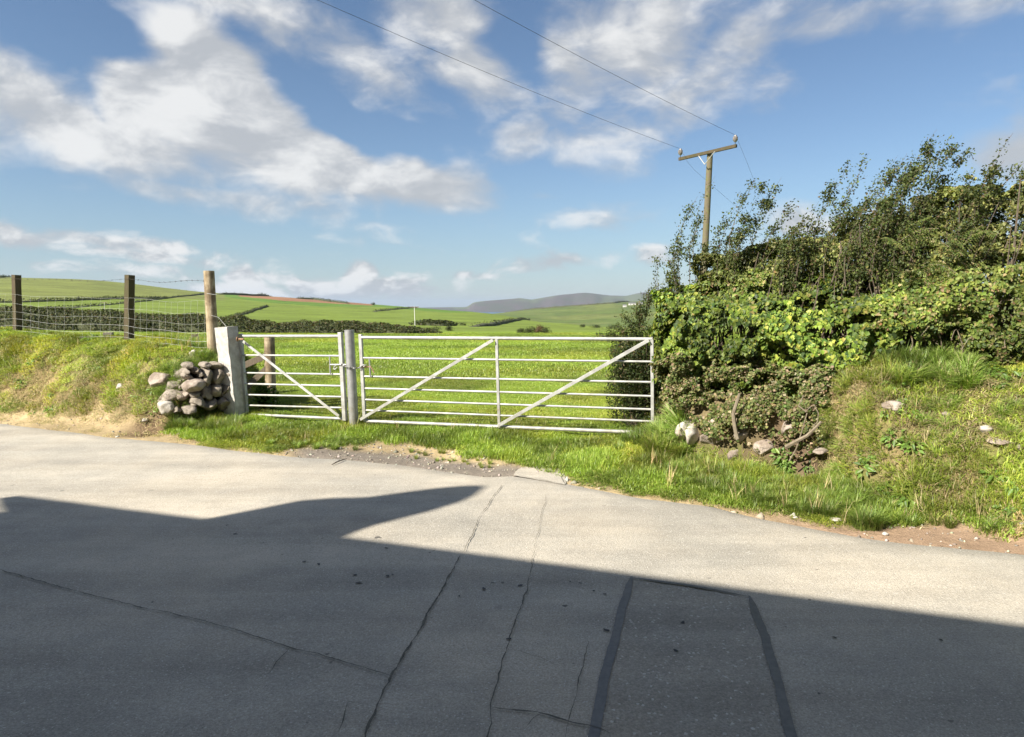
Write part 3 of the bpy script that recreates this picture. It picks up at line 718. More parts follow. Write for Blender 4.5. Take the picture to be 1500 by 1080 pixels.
# ---- wind-leaned blackthorn shoots
SHOOTS = [
 ('blackthorn_shrub', 'thin upright blackthorn shoots standing by the foot of the utility pole', [(1020,288,1003,400),(1047,258,1030,400),(1058,330,1035,420),(985,395,1000,440),(972,410,990,450),(1075,345,1060,420),(1000,350,1010,430),(1012,300,1000,420),(1035,300,1022,420),(1065,380,1050,440),(990,370,1000,440)], .9),
 ('blackthorn_shrub', 'low blackthorn clump with slender tips just right of the utility pole', [(1108,262,1078,390),(1122,270,1090,400),(1145,260,1105,400),(1130,300,1100,420),(1160,300,1120,420),(1172,330,1130,430),(1095,320,1070,420),(1150,340,1120,430),(1185,345,1150,430),(1085,290,1062,420),(1135,330,1105,430)], 1.1),
 ('blackthorn_shrub', 'middle blackthorn shrub whose leaning tips reach a little above the brambles', [(1200,295,1160,420),(1212,300,1175,420),(1245,247,1200,400),(1268,240,1225,400),(1228,320,1195,420),(1250,300,1215,410),(1282,330,1240,430),(1270,290,1240,400),(1222,345,1190,430),(1238,290,1200,420),(1180,320,1150,430)], 1.15),
 ('blackthorn_shrub', 'blackthorn shrub with dense shoulder of shoots left of the tallest shoots', [(1315,228,1250,400),(1322,238,1262,400),(1300,260,1245,400),(1330,225,1275,400),(1310,290,1265,410),(1335,270,1285,400),(1340,320,1290,420),(1290,320,1250,420)], 1.1),
 ('blackthorn_shrub', 'tallest blackthorn shrub, its shoots leaning steeply rightwards', [(1372,190,1300,390),(1368,215,1310,390),(1397,195,1330,390),(1400,215,1335,400),(1420,222,1350,390),(1415,250,1355,400),(1385,255,1325,400),(1380,300,1335,410),(1350,240,1300,400),(1405,290,1360,410)], 1.25),
 ('blackthorn_shrub', 'blackthorn shrub farthest right, one long shoot rising over its dense head', [(1485,195,1430,380),(1470,235,1425,380),(1495,243,1440,380),(1460,260,1420,390),(1505,270,1445,390),(1440,290,1405,400),(1480,300,1440,400),(1530,230,1460,390),(1560,250,1490,390),(1425,330,1400,420),(1500,320,1460,410)], 1.2)]
PALB = [(.085,.11,.035),(.11,.135,.04),(.06,.08,.028),(.17,.19,.055),(.14,.10,.05)]
for si, (nm, lab, tips, dn) in enumerate(SHOOTS):
    rn = random.Random(si+40); Y0 = 8.676/(1+.5095*(sum(t[0] for t in tips)/len(tips)-750)/1000)+.42
    base = P(tips[0][2], 440, Y0); root = thing(nm, lab, 'shrub', (base.x, base.y, float(H(base.x, base.y))), 0, 'wind-leaned blackthorn shrubs behind the brambles')
    mb = MB(); LC = []; LT = []; LS = []
    def stem(p0, p1, r, leaf, depth):
        L = (p1-p0).length; n = max(4, int(L/.09)); pts = []; bow = Vector((-.10*L, rn.uniform(-.06, .06)*L, .02*L))
        for i in range(n+1):
            f = i/n; pts.append(p0.lerp(p1, f)+bow*math.sin(f*math.pi)+Vector((rn.gauss(0, .006), rn.gauss(0, .006), 0)))
        mb.tube(pts, [r*(1-.75*i/n) for i in range(n+1)], 4, False)
        for i in range(1, n):
            if i/n < .12 and depth == 0: continue
            t = (pts[i+1]-pts[i-1]).normalized()
            for q in range(int(leaf*rn.uniform(8, 15))):
                LC.append(pts[i]+Vector((rn.gauss(0, .03), rn.gauss(0, .03), rn.uniform(-.045, .045)))); LT.append(t+Vector((rn.gauss(0, .6), rn.gauss(0, .6), rn.gauss(0, .3)))); LS.append(rn.uniform(.022, .042)*(1-.25*i/n))
            if depth < 2 and rn.random() < (.34 if depth == 0 else .2)*dn:
                l2 = L*rn.uniform(.10, .28)*(1-.35*i/n); d = (t+Vector((rn.gauss(.12, .35), rn.gauss(0, .4), rn.gauss(.1, .2)))).normalized()
                stem(pts[i], pts[i]+d*l2, r*.45, leaf, depth+1)
    alltips = list(tips)
    for (tx, ty, bx, by) in tips:                                    # lesser shoots between
        for q in range(int(1+2.2*dn)):
            ox = rn.uniform(-28, 28); alltips.append((tx-30+ox, ty+rn.uniform(60, 150), bx+ox, by+25))
    for (tx, ty, bx, by) in alltips:
        Yt = Y0+rn.uniform(-.25, .35)
        stem(P(bx-8, by+20, Yt), P(tx, ty, Yt), rn.uniform(.0035, .0055), 1.0*max(dn,.8) if dn > .6 else .6, 0)
    n = len(LC); print(nm, n)
    C = np.array(LC); cl = pick_cols(n, PALB, [4, 3, 3, 1.2, .8])
    link('foliage', leaves_mesh('foliage', local(root, C), rvec(n)+np.array([[0, -.2, .5]]), np.array(LT), np.array(LS), cl, M['matte_leaf'], .7), root)
    mb.build('stem', M['bark'], root)
# ---- bracken fronds on the hedge
def frond(parent_pts, L, rn):
    pass
fern = thing('bracken_fern', 'yellow green bracken fronds poking out of the hedge top beneath the tallest shoots', 'fern', tuple(P(1350, 350, 6.4)))
LC = []; LN = []; LT = []; LS = []; mb = MB(); rn = random.Random(9)
for (bx, by, tx, ty) in [(1310,360,1375,335),(1330,352,1390,362),(1345,345,1365,318),(1340,375,1330,330),(1400,380,1440,330),(1385,370,1410,375),(1330,372,1290,350),(1350,392,1400,400),(1420,350,1460,345),(1420,380,1385,345),(1180,440,1155,425)]:
    if bx < 1200: continue
    p0 = P(bx, by, 6.45); p1 = P(tx, ty, 6.25); n = 16; pts = []
    for i in range(n+1): f = i/n; pts.append(p0.lerp(p1, f)+Vector((0, 0, .05*math.sin(f*math.pi))))
    mb.tube(pts, .003, 4, False); t = (p1-p0).normalized()
    for i in range(2, n):
        for sg in (-1, 1):
            sd_ = t.cross(Vector((0, -.6, .8))).normalized()*sg; wl = .17*(1-i/n)+.03
            for q in range(7): LC.append(pts[i]+sd_*wl*(q+.5)/7+Vector((0, 0, -.03*q/7))); LT.append(t+sd_*.5); LS.append(.03*(1-.07*q)); LN.append(Vector((rn.gauss(0, .3), -.5+rn.gauss(0, .3), .8)))
C = np.array(LC); n = len(C); link('frond', leaves_mesh('frond', local(fern, C), np.array(LN), np.array(LT), np.array(LS), pick_cols(n, [(.15,.18,.045),(.10,.14,.035),(.20,.18,.07)], [3, 3, 1.5]), M['matte_leaf'], .5), fern)
mb.build('stalk', M['root'], fern)

# ---- gorse bush behind the gate end
def blob_bush(name, label, cat, loc, rx, ry, rz, nleaf, size, pal, wts, mat, group=None, sprays=0, seed=0, shell=.35, stems=14, aspect=.3, parent=None, lobes=7):
    rn = random.Random(seed); root = thing(name, label, cat, loc, 0, group)
    loc = Vector(loc); lob = [(Vector((rn.uniform(-.55, .55)*rx, rn.uniform(-.5, .5)*ry, rn.uniform(.25, .75)*rz)), rn.uniform(.38, .62)) for _ in range(lobes)]
    pts = []; nr = []
    for c, s in lob:
        k = nleaf//lobes; v = rvec(k); rad = (1-shell*rng.random(k)**1.5)[:, None]*(1+.35*(fbm(v[:, 0]*3+c.x*9, v[:, 1]*3, v[:, 2]*3, 3, seed)[:, None]-.5))
        p = v*rad*np.array([[rx*s, ry*s, rz*s*.95]])+np.array(c)[None, :]; ok = p[:, 2] > .0; pts.append(p[ok]); nr.append(v[ok])
    C = np.concatenate(pts); N = np.concatenate(nr); n = len(C)
    link('foliage', leaves_mesh('foliage', C, N+rvec(n)*.7, N+rvec(n)*.6+np.array([[0, 0, .4]]), rng.uniform(.6, 1.3, n)*size, pick_cols(n, pal, wts), mat, aspect), root)
    mb = MB()
    for k in range(stems):
        c, s = rn.choice(lob); e = loc+c+Vector((rn.gauss(0, .3)*rx*s, rn.gauss(0, .3)*ry*s, rn.uniform(-.2, .8)*rz*s)); b0 = loc+Vector((rn.gauss(0, .12)*rx, rn.gauss(0, .12)*ry, -.05))
        r = rz*.014; mb.tube([b0, b0.lerp(e, .5)+Vector((rn.gauss(0, .05)*rx, 0, 0)), e], [r, r*.7, r*.25], 4, False)
    mb.build('stem', M['bark'], root); return root
gx, gy = 1.62, 8.75
gorse = blob_bush('gorse_bush', 'dark olive gorse bush behind the hinge end of the long gate', 'gorse', (gx, gy, float(H(gx, gy))-.05), .52, .55, 1.2, 16000, .04, [(.05,.075,.02),(.09,.11,.03),(.035,.05,.018),(.17,.13,.07)], [4,3,3,1], M['matte_leaf'], seed=3, shell=.5, aspect=.35, lobes=9)
LC = []; LT = []; LS = []; mb = MB(); rn = random.Random(17)
for (bx, by, tx, ty) in [(925,515,893,488),(930,510,905,478),(935,500,915,462),(940,495,932,455),(920,540,897,512),(915,560,902,545),(935,480,938,445),(945,470,950,432),(918,505,880,492),(915,535,905,520),(950,450,958,425)]:
    p0 = P(bx, by, 8.7); p1 = P(tx, ty, 8.6); n = 9; L = (p1-p0).length
    pts = [p0.lerp(p1, i/n)+Vector((rn.gauss(0, .006), 0, .03*math.sin(i/n*3.14))) for i in range(n+1)]; mb.tube(pts, .006, 4, False)
    for i in range(1, n+1):
        for q in range(34): LC.append(pts[i]+Vector((rn.gauss(0, .035), rn.gauss(0, .035), rn.gauss(0, .035)))); LT.append((p1-p0).normalized()+Vector((rn.gauss(0, .5), rn.gauss(0, .5), rn.gauss(0, .5)))); LS.append(rn.uniform(.02, .045))
C = np.array(LC); n = len(C); link('spray', leaves_mesh('spray', local(gorse, C), rvec(n), np.array(LT), np.array(LS), pick_cols(n, [(.07,.10,.03),(.11,.13,.035),(.18,.13,.07)], [4,3,1]), M['matte_leaf'], .3), gorse)
mb.build('twig', M['bark'], gorse)

# ------------------------------------------------------------------ stones
def stone_mesh(name, sx, sy, sz, mat, seed, sub=3, rough=.20, blocky=.35):
    g = random.Random(seed*7+1); bm = bmesh.new(); bmesh.ops.create_icosphere(bm, subdivisions=4, radius=1)
    co = np.array([v.co for v in bm.verts])
    for k in range(11):                                   # cut facets so that the stone is angular, then weather it
        d = np.array([g.gauss(0, 1), g.gauss(0, 1), g.gauss(0, 1)]); d /= np.linalg.norm(d); lim = g.uniform(.62, .86)
        t = co@d; ov = np.clip(t-lim, 0, None); co = co-ov[:, None]*d[None]*.93
    q = fbm(co[:, 0]*1.6+seed*3.1, co[:, 1]*1.6+5, co[:, 2]*1.6, 3, seed)-.5; q2 = fbm(co[:, 0]*7+seed, co[:, 1]*7, co[:, 2]*7, 3, seed)-.5
    co = co*(1.10+rough*1.2*q+.10*q2)[:, None]*np.array([[sx, sy, sz]])*1.12
    for v, c in zip(bm.verts, co): v.co = c
    me = bpy.data.meshes.new(name); bm.to_mesh(me); bm.free(); me.materials.append(mat)
    for p in me.polygons: p.use_smooth = True
    return me
wall_l = thing('stone_wall', 'low dry stone wall end of rounded boulders left of the granite gatepost', 'wall', (-4.55, 9.45, .15))
def wall_stone(parent, px, py, w, h, push, mat, seed, A=WA, B=WB, tilt=0):
    p = PP(px, py, A, B); n = Vector((-_wn[0], -_wn[1], 0)); p = p+n*push
    if px < 272: p = ground_hit(px, py+h*.25, 3, 30)+Vector((-.01, .03, h*p.y/1000*.12))      # boulders bedded in the slope of the bank
    s = p.y/1000
    o = link('stone', stone_mesh('stone', w*s/2*1.07, .17, h*s/2*1.07, mat, seed), parent); o.location = p-parent.location; o.rotation_euler = (0, R(tilt), math.atan2(B[1]-A[1], B[0]-A[0])); return o
WS = [(238,556,28,23,.10,'stone',0),(267,550,20,16,-.02,'stone_grey',0),(281,562,25,18,.08,'stone',-15),(252,578,34,20,.08,'stone',-20),(243,594,20,19,.10,'stone_white',-10),
 (302,551,15,24,0,'stone_grey',5),(317,552,16,25,.01,'stone_grey',0),(329,548,9,18,0,'stone_grey',0),(301,574,14,22,0,'stone_grey',0),(314,571,16,18,.02,'stone_grey',0),(328,569,13,16,.02,'stone_grey',0),
 (289,588,18,16,.03,'stone_grey',8),(307,592,20,15,.03,'stone_grey',0),(325,590,19,20,.03,'stone_grey',0),(291,547,10,12,-.03,'stone_grey',0),(284,577,12,10,-.02,'stone_grey',0),(275,600,16,12,.06,'stone_grey',0),
 (315,535,14,9,0,'stone_grey',0),(300,535,12,8,0,'stone_grey',0),(276,536,14,9,-.04,'stone_grey',0),(328,534,12,8,0,'stone_grey',0),(262,566,14,9,0,'stone_grey',0),(256,563,20,15,.05,'stone_grey',0),(262,583,16,13,.05,'stone',10),(248,569,14,11,.05,'stone_grey',0),(269,577,15,14,.05,'stone',0)]
_g = random.Random(11)
for k in range(26): WS.append((_g.uniform(252, 334), _g.uniform(538, 602), _g.uniform(7, 12), _g.uniform(6, 10), -.05, 'stone_grey', _g.uniform(-20, 20)))
for q, (a, b, ww, hh, pu, mt, ti) in enumerate(WS): wall_stone(wall_l, a, b, ww, hh, pu, M[mt], q+1, tilt=ti)
wall_r = thing('stone_wall', 'half buried whitish stones at the foot of the ivy covered bank', 'wall', (2.3, 6.9, .2))
RA = (1.75, 7.35); RB = (3.1, 6.35); _save = _wn.copy(); _wn = np.array([.45, .89])
for q, (a, b, ww, hh, pu, mt) in enumerate([(1004,627,20,26,.03,'stone_white'),(1018,636,18,26,.06,'stone_white'),(1046,640,34,22,.04,'stone'),(1080,663,16,22,.06,'stone'),(1054,618,20,18,0,'stone'),(1028,618,14,14,-.02,'stone'),(1123,655,26,22,.03,'stone'),(1092,636,22,20,0,'stone'),(1160,630,30,20,-.05,'stone'),(1203,658,18,7,.06,'stone')]):
    o = wall_stone(wall_r, a, b, ww, hh, pu-.03, M[mt], q+60, RA, RB)
    o.name = 'stone'
_wn = _save
for q, (a, b, ww, hh, lab, mt) in enumerate([(176,567,12,11,'small pale round stone set in the dry left bank','stone_white'),(213,617,11,7,'pale flat stone by the dirt verge below the boulders','stone_white'),
  (1309,594,28,14,'largest flat pinkish grey stone lying in the grassy right bank','stone'),(1446,628,20,13,'pale angular stone among low leaves near the right picture edge','stone_white'),(1465,648,30,9,'long flat stone slab just below the pale angular stone','stone'),
  (1388,606,16,8,'small brownish stone between the flat stone and the pale angular one','stone'),(1495,655,16,12,'grey stone cut off by the right picture edge','stone_grey'),(1225,761,16,5,'flat pale stone on the tarmac edge below the long grass tuft','stone_white'),(1297,782,10,6,'small pale stone at the tarmac edge right of the flat pale one','stone_white'),
  (283,519,14,9,'lichen white stone on the bank top beside the round post','stone_white'),(296,519,9,9,'smaller lichen white stone nearest the round post','stone_white')]):
    p = ground_hit(a, b+hh*.3, 3.0, 30) if b > 530 else P(a, b, 10.0)
    s = p.y/1000; me = stone_mesh('loose_stone', ww*s/2, ww*s/2*.8, hh*s/2, M[mt], q+90); o = link('loose_stone', me); o.location = p+Vector((0, 0, hh*s*.15)); o.rotation_euler = (0, 0, q*1.3)
    o['label'] = lab; o['category'] = 'stone'; o['group'] = 'loose stones lying in the banks'
# roots and thick pale branches in the washed-out hollow
rt = thing('bare_branch', 'bleached crooked branch looped across the washed out hollow under the ivy', 'branch', tuple(PP(1180, 640, RA, RB)))
mb = MB()
def pline(pts, r0, r1, dy=0.):
    q = [PP(a, b, RA, RB)+Vector((-.08, -.22+dy, 0)) for a, b in pts]; mb.tube(q, list(np.linspace(r0, r1, len(q))), 6)
pline([(1150,648),(1165,640),(1180,632),(1192,621),(1200,612)], .022, .012); pline([(1168,590),(1178,598),(1184,592),(1190,588),(1196,600),(1195,612),(1187,620)], .006, .004); pline([(1155,668),(1165,650),(1172,628),(1180,600)], .007, .005); pline([(1175,575),(1168,590),(1180,598)], .005, .004)
mb.build('limb', M['root'], rt)
rt2 = thing('bare_branch', 'pale upright ivy trunk showing between the creeping leaves', 'branch', tuple(PP(1078, 630, RA, RB)))
mb = MB(); pline([(1080,636),(1076,618),(1074,600),(1079,585),(1083,572)], .022, .014, -.03); mb.build('limb', M['root'], rt2)

tw = thing('fallen_twig', 'small dark twig lying on the tarmac edge in front of the small gate', 'twig', tuple(PZ(497, 676)))
mb = MB(); mb.tube([PZ(486, 681, .012), PZ(493, 677, .02), PZ(501, 674, .018), PZ(508, 672, .012)], [.004, .007, .006, .003], 5); mb.tube([PZ(495, 676, .02), PZ(499, 672, .03)], [.004, .002], 4); mb.build('twig_stem', M['bark'], tw)
# ------------------------------------------------------------------ granite gatepost
gp = thing('granite_gatepost', 'square pale granite gatepost leaning at the hinge side of the small gate', 'gatepost', (-3.98, 9.75, float(H(-3.98, 9.75))))
ct = P(331.5, 479, 9.72); cb = P(345, 606, 9.72); ax = (ct-cb).normalized(); hh = (ct-cb).length+.25; cc = ct-ax*hh/2
rzp = math.atan2(.53, -.85)
Mx = Matrix.Identity(3); xv = Vector((math.cos(R(-24)), math.sin(R(-24)), 0)); xv = (xv-ax*xv.dot(ax)).normalized(); yv = ax.cross(xv); Mx = Matrix((xv, yv, ax)).transposed()
mb = MB()
def prism(mb, c, axes, w, d, h, n, seed, jit):
    rn = random.Random(seed); V = []; F = []
    ring = [(-1,-1),(-.33,-1),(.33,-1),(1,-1),(1,-.33),(1,.33),(1,1),(.33,1),(-.33,1),(-1,1),(-1,.33),(-1,-.33)]; m = len(ring)
    for i in range(n+1):
        f = i/n
        for (a, b) in ring: V.append(c+axes@Vector((a*w/2+rn.gauss(0, jit), b*d/2+rn.gauss(0, jit), (f-.5)*h+rn.gauss(0, jit*.5))))
    for i in range(n):
        for k in range(m): F.append((i*m+k, i*m+(k+1) % m, (i+1)*m+(k+1) % m, (i+1)*m+k))
    F += [tuple(range(m-1, -1, -1)), tuple(n*m+k for k in range(m))]; mb.add(V, F)
prism(mb, cc, Mx, .225, .205, hh, 16, 3, .004)
mb.build('shaft', M['granite'], gp, True, 0)
mb = MB(); hg = P(348, 497, 9.58); mb.tube([hg, hg+Vector((.10, -.03, 0))], .014, 8); mb.tube([hg+Vector((-.005, 0, 0)), hg+Vector((.004, -.001, 0))], .035, 10)
mb.build('hinge_pin', M['rust'], gp)

# ------------------------------------------------------------------ gates
def capsule_rail(mb, p, q, r, seg=10): mb.tube([p, q], r, seg)
def gate(label, A, B, rails, stiles, braces, loc):
    g = thing('field_gate', label, 'gate', loc, 0, 'galvanised tubular gates across the field entrance')
    for (x0, y0, x1, y1, r) in rails:
        mb = MB(); mb.tube([PP(x0, y0, A, B), PP((x0+x1)/2, (y0+y1)/2, A, B), PP(x1, y1, A, B)], r, 10); mb.build('rail', M['galv'], g)
    for (x0, y0, x1, y1, w_, dep) in stiles:
        p, q = PP(x0, y0, A, B), PP(x1, y1, A, B); t = (q-p).normalized(); u = Vector((B[0]-A[0], B[1]-A[1], 0)).normalized(); n = t.cross(u)
        mb = MB(); mb.box((p+q)/2+n*.0, (w_, dep, (q-p).length), axes=Matrix((u, n, t)).transposed()); mb.build('stile', M['galv'], g, False, .003)
    for (x0, y0, x1, y1, w_) in braces:
        fr = Vector((-.03, -.045, 0)); p, q = PP(x0, y0, A, B)+fr, PP(x1, y1, A, B)+fr; t = (q-p).normalized(); u = Vector((B[0]-A[0], B[1]-A[1], 0)).normalized(); n = t.cross(u).normalized(); v = n.cross(t)
        mb = MB(); mb.box((p+q)/2, (w_, .012, (q-p).length), axes=Matrix((v, n, t)).transposed()); mb.build('brace', M['galv'], g, False, .002)
    return g
SA, SB = (-3.90, 9.78), (-2.24, 9.02); LA, LB = (-1.965, 8.93), (1.66, 7.92)
gs = gate('small six bar galvanised steel gate between granite post and steel pipe post', SA, SB,
  [(354,492.5,497,492.5,.020),(357,520.5,498,521.5,.0135),(359,546.5,499,548.5,.0135),(360,562.5,499,565.5,.0135),(362,578.5,500,581.5,.0135),(364,594,501,597.5,.0135),(366,607.5,502,613.5,.020)],
  [(352.5,489,361.5,606,.045,.045),(498.5,487,505.5,616,.055,.05)], [(361,500,501,609,.036)], (-3.07, 9.40, .2))
gl = gate('long galvanised steel field gate with two diagonal braces beside the ivy', LA, LB,
  [(530,494.5,955,497,.021),(532,524.5,954,530,.0135),(532,551.5,954,560,.0135),(532,569,954,580.5,.0135),(533,585.5,955,600,.0135),(533,601,955,617.5,.0135),(534,617,957,634.5,.023)],
  [(528,490,534.5,617,.042,.042),(727.5,497,731.5,625,.034,.034),(955,494,956,634,.036,.036)], [(726,498,532,614,.037),(953,498,733,623,.040)], (-.15, 8.43, .2))
def bits(g, A, B, vb, hb, mat2, extra=None):
    f = Vector((-.02, -.03, 0)); mb = MB(); mb.tube([PP(vb[0], vb[1], A, B)+f, PP(vb[2], vb[3], A, B)+f], .010, 8); mb.build('latch_guide', M['galv_old'], g)
    mb = MB(); mb.tube([PP(hb[0], hb[1], A, B)+f, PP(hb[2], hb[3], A, B)+f], .010, 8)
    if extra: mb.tube([PP(a, b, A, B)+f for a, b in extra], .008, 8)
    mb.build('latch_bolt', mat2, g)
bits(gs, SA, SB, (486,521,487,548), (487,534,510,534), M['galv'], [(496,534),(493,537),(492,540),(494,541),(497,538)])
bits(gl, LA, LB, (544,525,545.5,552), (531,537.5,547,537), M['rust'], [(545,537),(548,540),(551,546)])
# pipe post
pp_ = thing('pipe_post', 'round galvanised steel pipe post where the two gates meet', 'post', (-2.09, 8.97, .1))
tp, bt = P(511.5, 484, 8.97), P(518.7, 626, 8.97); bt = bt+(bt-tp)*.1
mb = MB(); mb.tube([bt, tp], .062, 28); mb.build('pipe', M['galv_old'], pp_); mb = MB(); d_ = (tp-bt).normalized(); mb.tube([tp+d_*.0, tp+d_*.004], .0605, 28); mb.build('cap', M['galv_old'], pp_)
# chain round the post
ch = thing('chain', 'short steel chain looped round the pipe post holding both gates', 'chain', tuple(P(518, 537, 8.87)))
loop = [P(501, 534, 8.96), P(506, 537, 8.90), P(512, 538.5, 8.885), P(518, 539.5, 8.885), P(524, 539.5, 8.90), P(530, 537, 8.87), P(535, 535, 8.86)]
def at_len(pts, d):
    for a, b in zip(pts, pts[1:]):
        l = (b-a).length
        if d <= l: return a.lerp(b, d/l), (b-a).normalized()
        d -= l
    return pts[-1], (pts[-1]-pts[-2]).normalized()
tot = sum((b-a).length for a, b in zip(loop, loop[1:])); nl = int(tot/.026)
for k in range(nl+1):
    p, t = at_len(loop, tot*k/nl); u = Vector((0, 0, 1)) if k % 2 else t.cross(Vector((0, 0, 1))).normalized(); u = (u-t*u.dot(t)).normalized()
    mb = MB(); ring = [p+t*.019*math.cos(x)+u*.011*math.sin(x) for x in np.linspace(0, 2*math.pi, 11)]; mb.tube(ring, .0045, 6, False); mb.build('link', M['galv_old'] if k % 3 else M['dark_wire'], ch)

# ------------------------------------------------------------------ fences
fen = thing('stock_fence', 'wire stock netting fence on timber posts along the left bank top', 'fence', (-6.05, 10.8, 1.0))
def sq_post(parent, px0, py0, px1, py1, Y, w_, mat, rz=.45, name='post'):
    p, q = P(px0, py0, Y), P(px1, py1, Y); q = q+(q-p).normalized()*.25; t = (p-q).normalized(); xv = Vector((math.cos(rz), math.sin(rz), 0)); xv = (xv-t*xv.dot(t)).normalized(); yv = t.cross(xv)
    mb = MB(); prism(mb, (p+q)/2, Matrix((xv, yv, t)).transposed(), w_, w_, (p-q).length, 8, int(px0), .0015); return mb.build(name, mat, parent, True, 0)
RZF = math.atan2(-.47, 1)
FP = [(24,403,26,493,12.3),(190,403,189,505,10.85)]
for (a, b, c, d, Y) in FP: sq_post(fen, a, b, c, d, Y, .105, M['post'], RZF)
p2 = P(24, 493, 12.3); p1 = P(189, 505, 10.85); dlt = p2-p1
for k in (1, 2, 3):                         # the fence runs on out of the picture
    q = p2+dlt*k; q.z = float(H(q.x, q.y)); mb = MB(); mb.box(q+Vector((0, 0, .5)), (.10, .10, 1.3), RZF); mb.build('post', M['post'], fen, False, .004)
tp, bt = P(306, 397, 10.12), P(313, 530, 10.12)
mb = MB(); mb.tube([bt, bt.lerp(tp, .35)+Vector((.004, 0, 0)), bt.lerp(tp, .7), tp], [.082, .080, .077, .075], 20); mb.build('strainer_post', M['pale_post'], fen, label='round pale strainer post with peeled brown patches')
# netting
def netpt(i, f):   # i: position along fence in posts, f: height fraction
    pass
PB = [P(-142, 483, 14.1), P(25, 492, 12.3), P(189.5, 503, 10.85), P(310, 518, 10.15)]
PT = [P(-140, 405, 14.1), P(24, 405, 12.3), P(190, 407, 10.85), P(307, 408, 10.15)]
HF = [0.0, .10, .20, .34, .47, .60, .75, .90]
ROWY = [[(25,489.5),(100,491),(189,492)], [(189,500),(250,504),(310,507)]]
def fence_pt(u, h):       # u in 0..3, h 0..1 of post height, with sag
    i = min(int(u), 2); f = u-i; a = PB[i].lerp(PT[i], h); b = PB[i+1].lerp(PT[i+1], h); p = a.lerp(b, f)
    p.z -= .035*math.sin(f*math.pi)*(1-h*.3)+.012*math.sin(u*9+h*5); return p+Vector((-.02, -.06, 0))
for h in (.02, .09, .17, .28, .40, .54, .70):
    mb = MB(); mb.tube([fence_pt(u, h) for u in np.linspace(0, 3, 70)], .0018 if h < .3 else .0011, 4, False); mb.build('line_wire', M['wire'], fen)
mb = MB(); rn = random.Random(2)
for u in np.arange(0.0, 3.0, .078):
    mb.tube([fence_pt(u+.004*math.sin(h*20), h)+Vector((rn.gauss(0, .004), 0, 0)) for h in (.02, .09, .17, .28, .40, .54, .70)], .0010, 4, False)
mb.build('stay_wires', M['wire'], fen, kind='stuff')
mb = MB(); pts = [fence_pt(u, .97) for u in np.linspace(0, 3, 90)]; mb.tube(pts, .0018, 4, False)
for p in pts[::2]:
    for q in range(3):
        v = Vector((rn.gauss(0, 1), rn.gauss(0, .6), rn.gauss(0, 1))).normalized()*.016; mb.tube([p-v, p+v], .0015, 3, False)
mb.build('barbed_wire', M['dark_wire'], fen)
mb = MB(); q0 = P(322, 430, 10.05)
mb.tube([P(303, 430, 10.0), P(312, 431.5, 10.0), P(318, 432, 10.02)], .004, 5); mb.build('tie_wire', M['wire'], fen); mb = MB(); mb.tube([P(309, 462, 10.0), P(320, 465, 9.9), P(331, 478, 9.75)], .002, 4); mb.build('tie_wire', M['wire'], fen)
# short stake in the field behind
st_ = thing('short_stake', 'short square stake standing behind the fence left of the round post', 'stake', tuple(P(286, 512, 12.0)))
sq_post(st_, 285, 490, 288, 514, 12.0, .10, M['grey_wood'], .3, 'stake_shaft')
# concrete block in the field
bk = P(159, 492, 34); mb = MB(); mb.box(bk, (.42, .35, .34), .3); ob = mb.build('concrete_block', M['stone_grey'], None, False, .02); ob['label'] = 'small dark grey block in the field beyond the netting fence'; ob['category'] = 'block'
# wooden fence behind the small gate
wf_ = thing('timber_fence', 'stub of timber fence with round post behind the small gate', 'fence', (-3.62, 10.35, .1))
tp, bt = P(394.5, 494, 10.4), P(397, 592, 10.4); mb = MB(); mb.tube([bt, bt.lerp(tp, .5), tp], [.082, .080, .078], 18); mb.build('post', M['pale_post'], wf_)
for pts, w_ in (([(395,519),(345,541)], .095), ([(394,537),(358,570)], .09)):
    p, q = P(pts[0][0], pts[0][1], 10.36), P(pts[1][0], pts[1][1], 10.3); t = (q-p).normalized(); n = Vector((.2, -1, 0)); n = (n-t*n.dot(t)).normalized(); v = n.cross(t)
    mb = MB(); mb.box((p+q)/2, (w_, .035, (q-p).length+.1), axes=Matrix((v, n, t)).transposed()); mb.build('rail', M['grey_wood'], wf_, False, .003)
nb = blob_bush('nettle_clump', 'small leafy weed clump in the shade behind the small gate', 'weeds', (-3.62, 10.15, float(H(-3.62, 10.15))), .22, .14, .42, 1100, .05, [(.10,.17,.03),(.07,.13,.025)], [1, 1], M['matte_leaf'], seed=8, aspect=.55, stems=8)

# ------------------------------------------------------------------ utility pole and wires
IL, IR = P(1001, 226, 29.2), P(1079, 208, 27.0)
up_ = thing('utility_pole', 'mossy wooden utility pole with crossarm rising behind the hedge', 'utility pole', (0, 0, 0))
tp = P(1040, 226, 28.1); bt = P(1030, 420, 28.1); bt = bt+(bt-tp)*.55; up_.location = (bt.x, bt.y, float(H(bt.x, bt.y)))
mb = MB(); mb.tube([bt, tp], [.155, .115], 16); mb.build('pole_shaft', M['pole'], up_)
aL, aR = P(998, 234, 29.2), P(1082, 214.5, 27.0); ad = (aR-aL).normalized(); sv = Vector((0, 0, 1)); nv_ = ad.cross(sv).normalized()
off = nv_*(-.14 if nv_.y > 0 else .14)
mb = MB(); mb.box((aL+aR)/2+off, ((aR-aL).length, .10, .12), axes=Matrix((ad, ad.cross(sv).cross(ad).cross(ad).normalized(), sv)).transposed()); mb.build('crossarm', M['post'], up_, False, .004)
mb = MB(); k0 = P(1037, 242, 28.0)
for q in (P(1027, 229, 28.4), P(1051, 223, 27.6)):
    mb = MB(); mb.tube([k0+off*1.5, q+off*1.2], .018, 6); mb.build('arm_strut', M['galv'], up_)
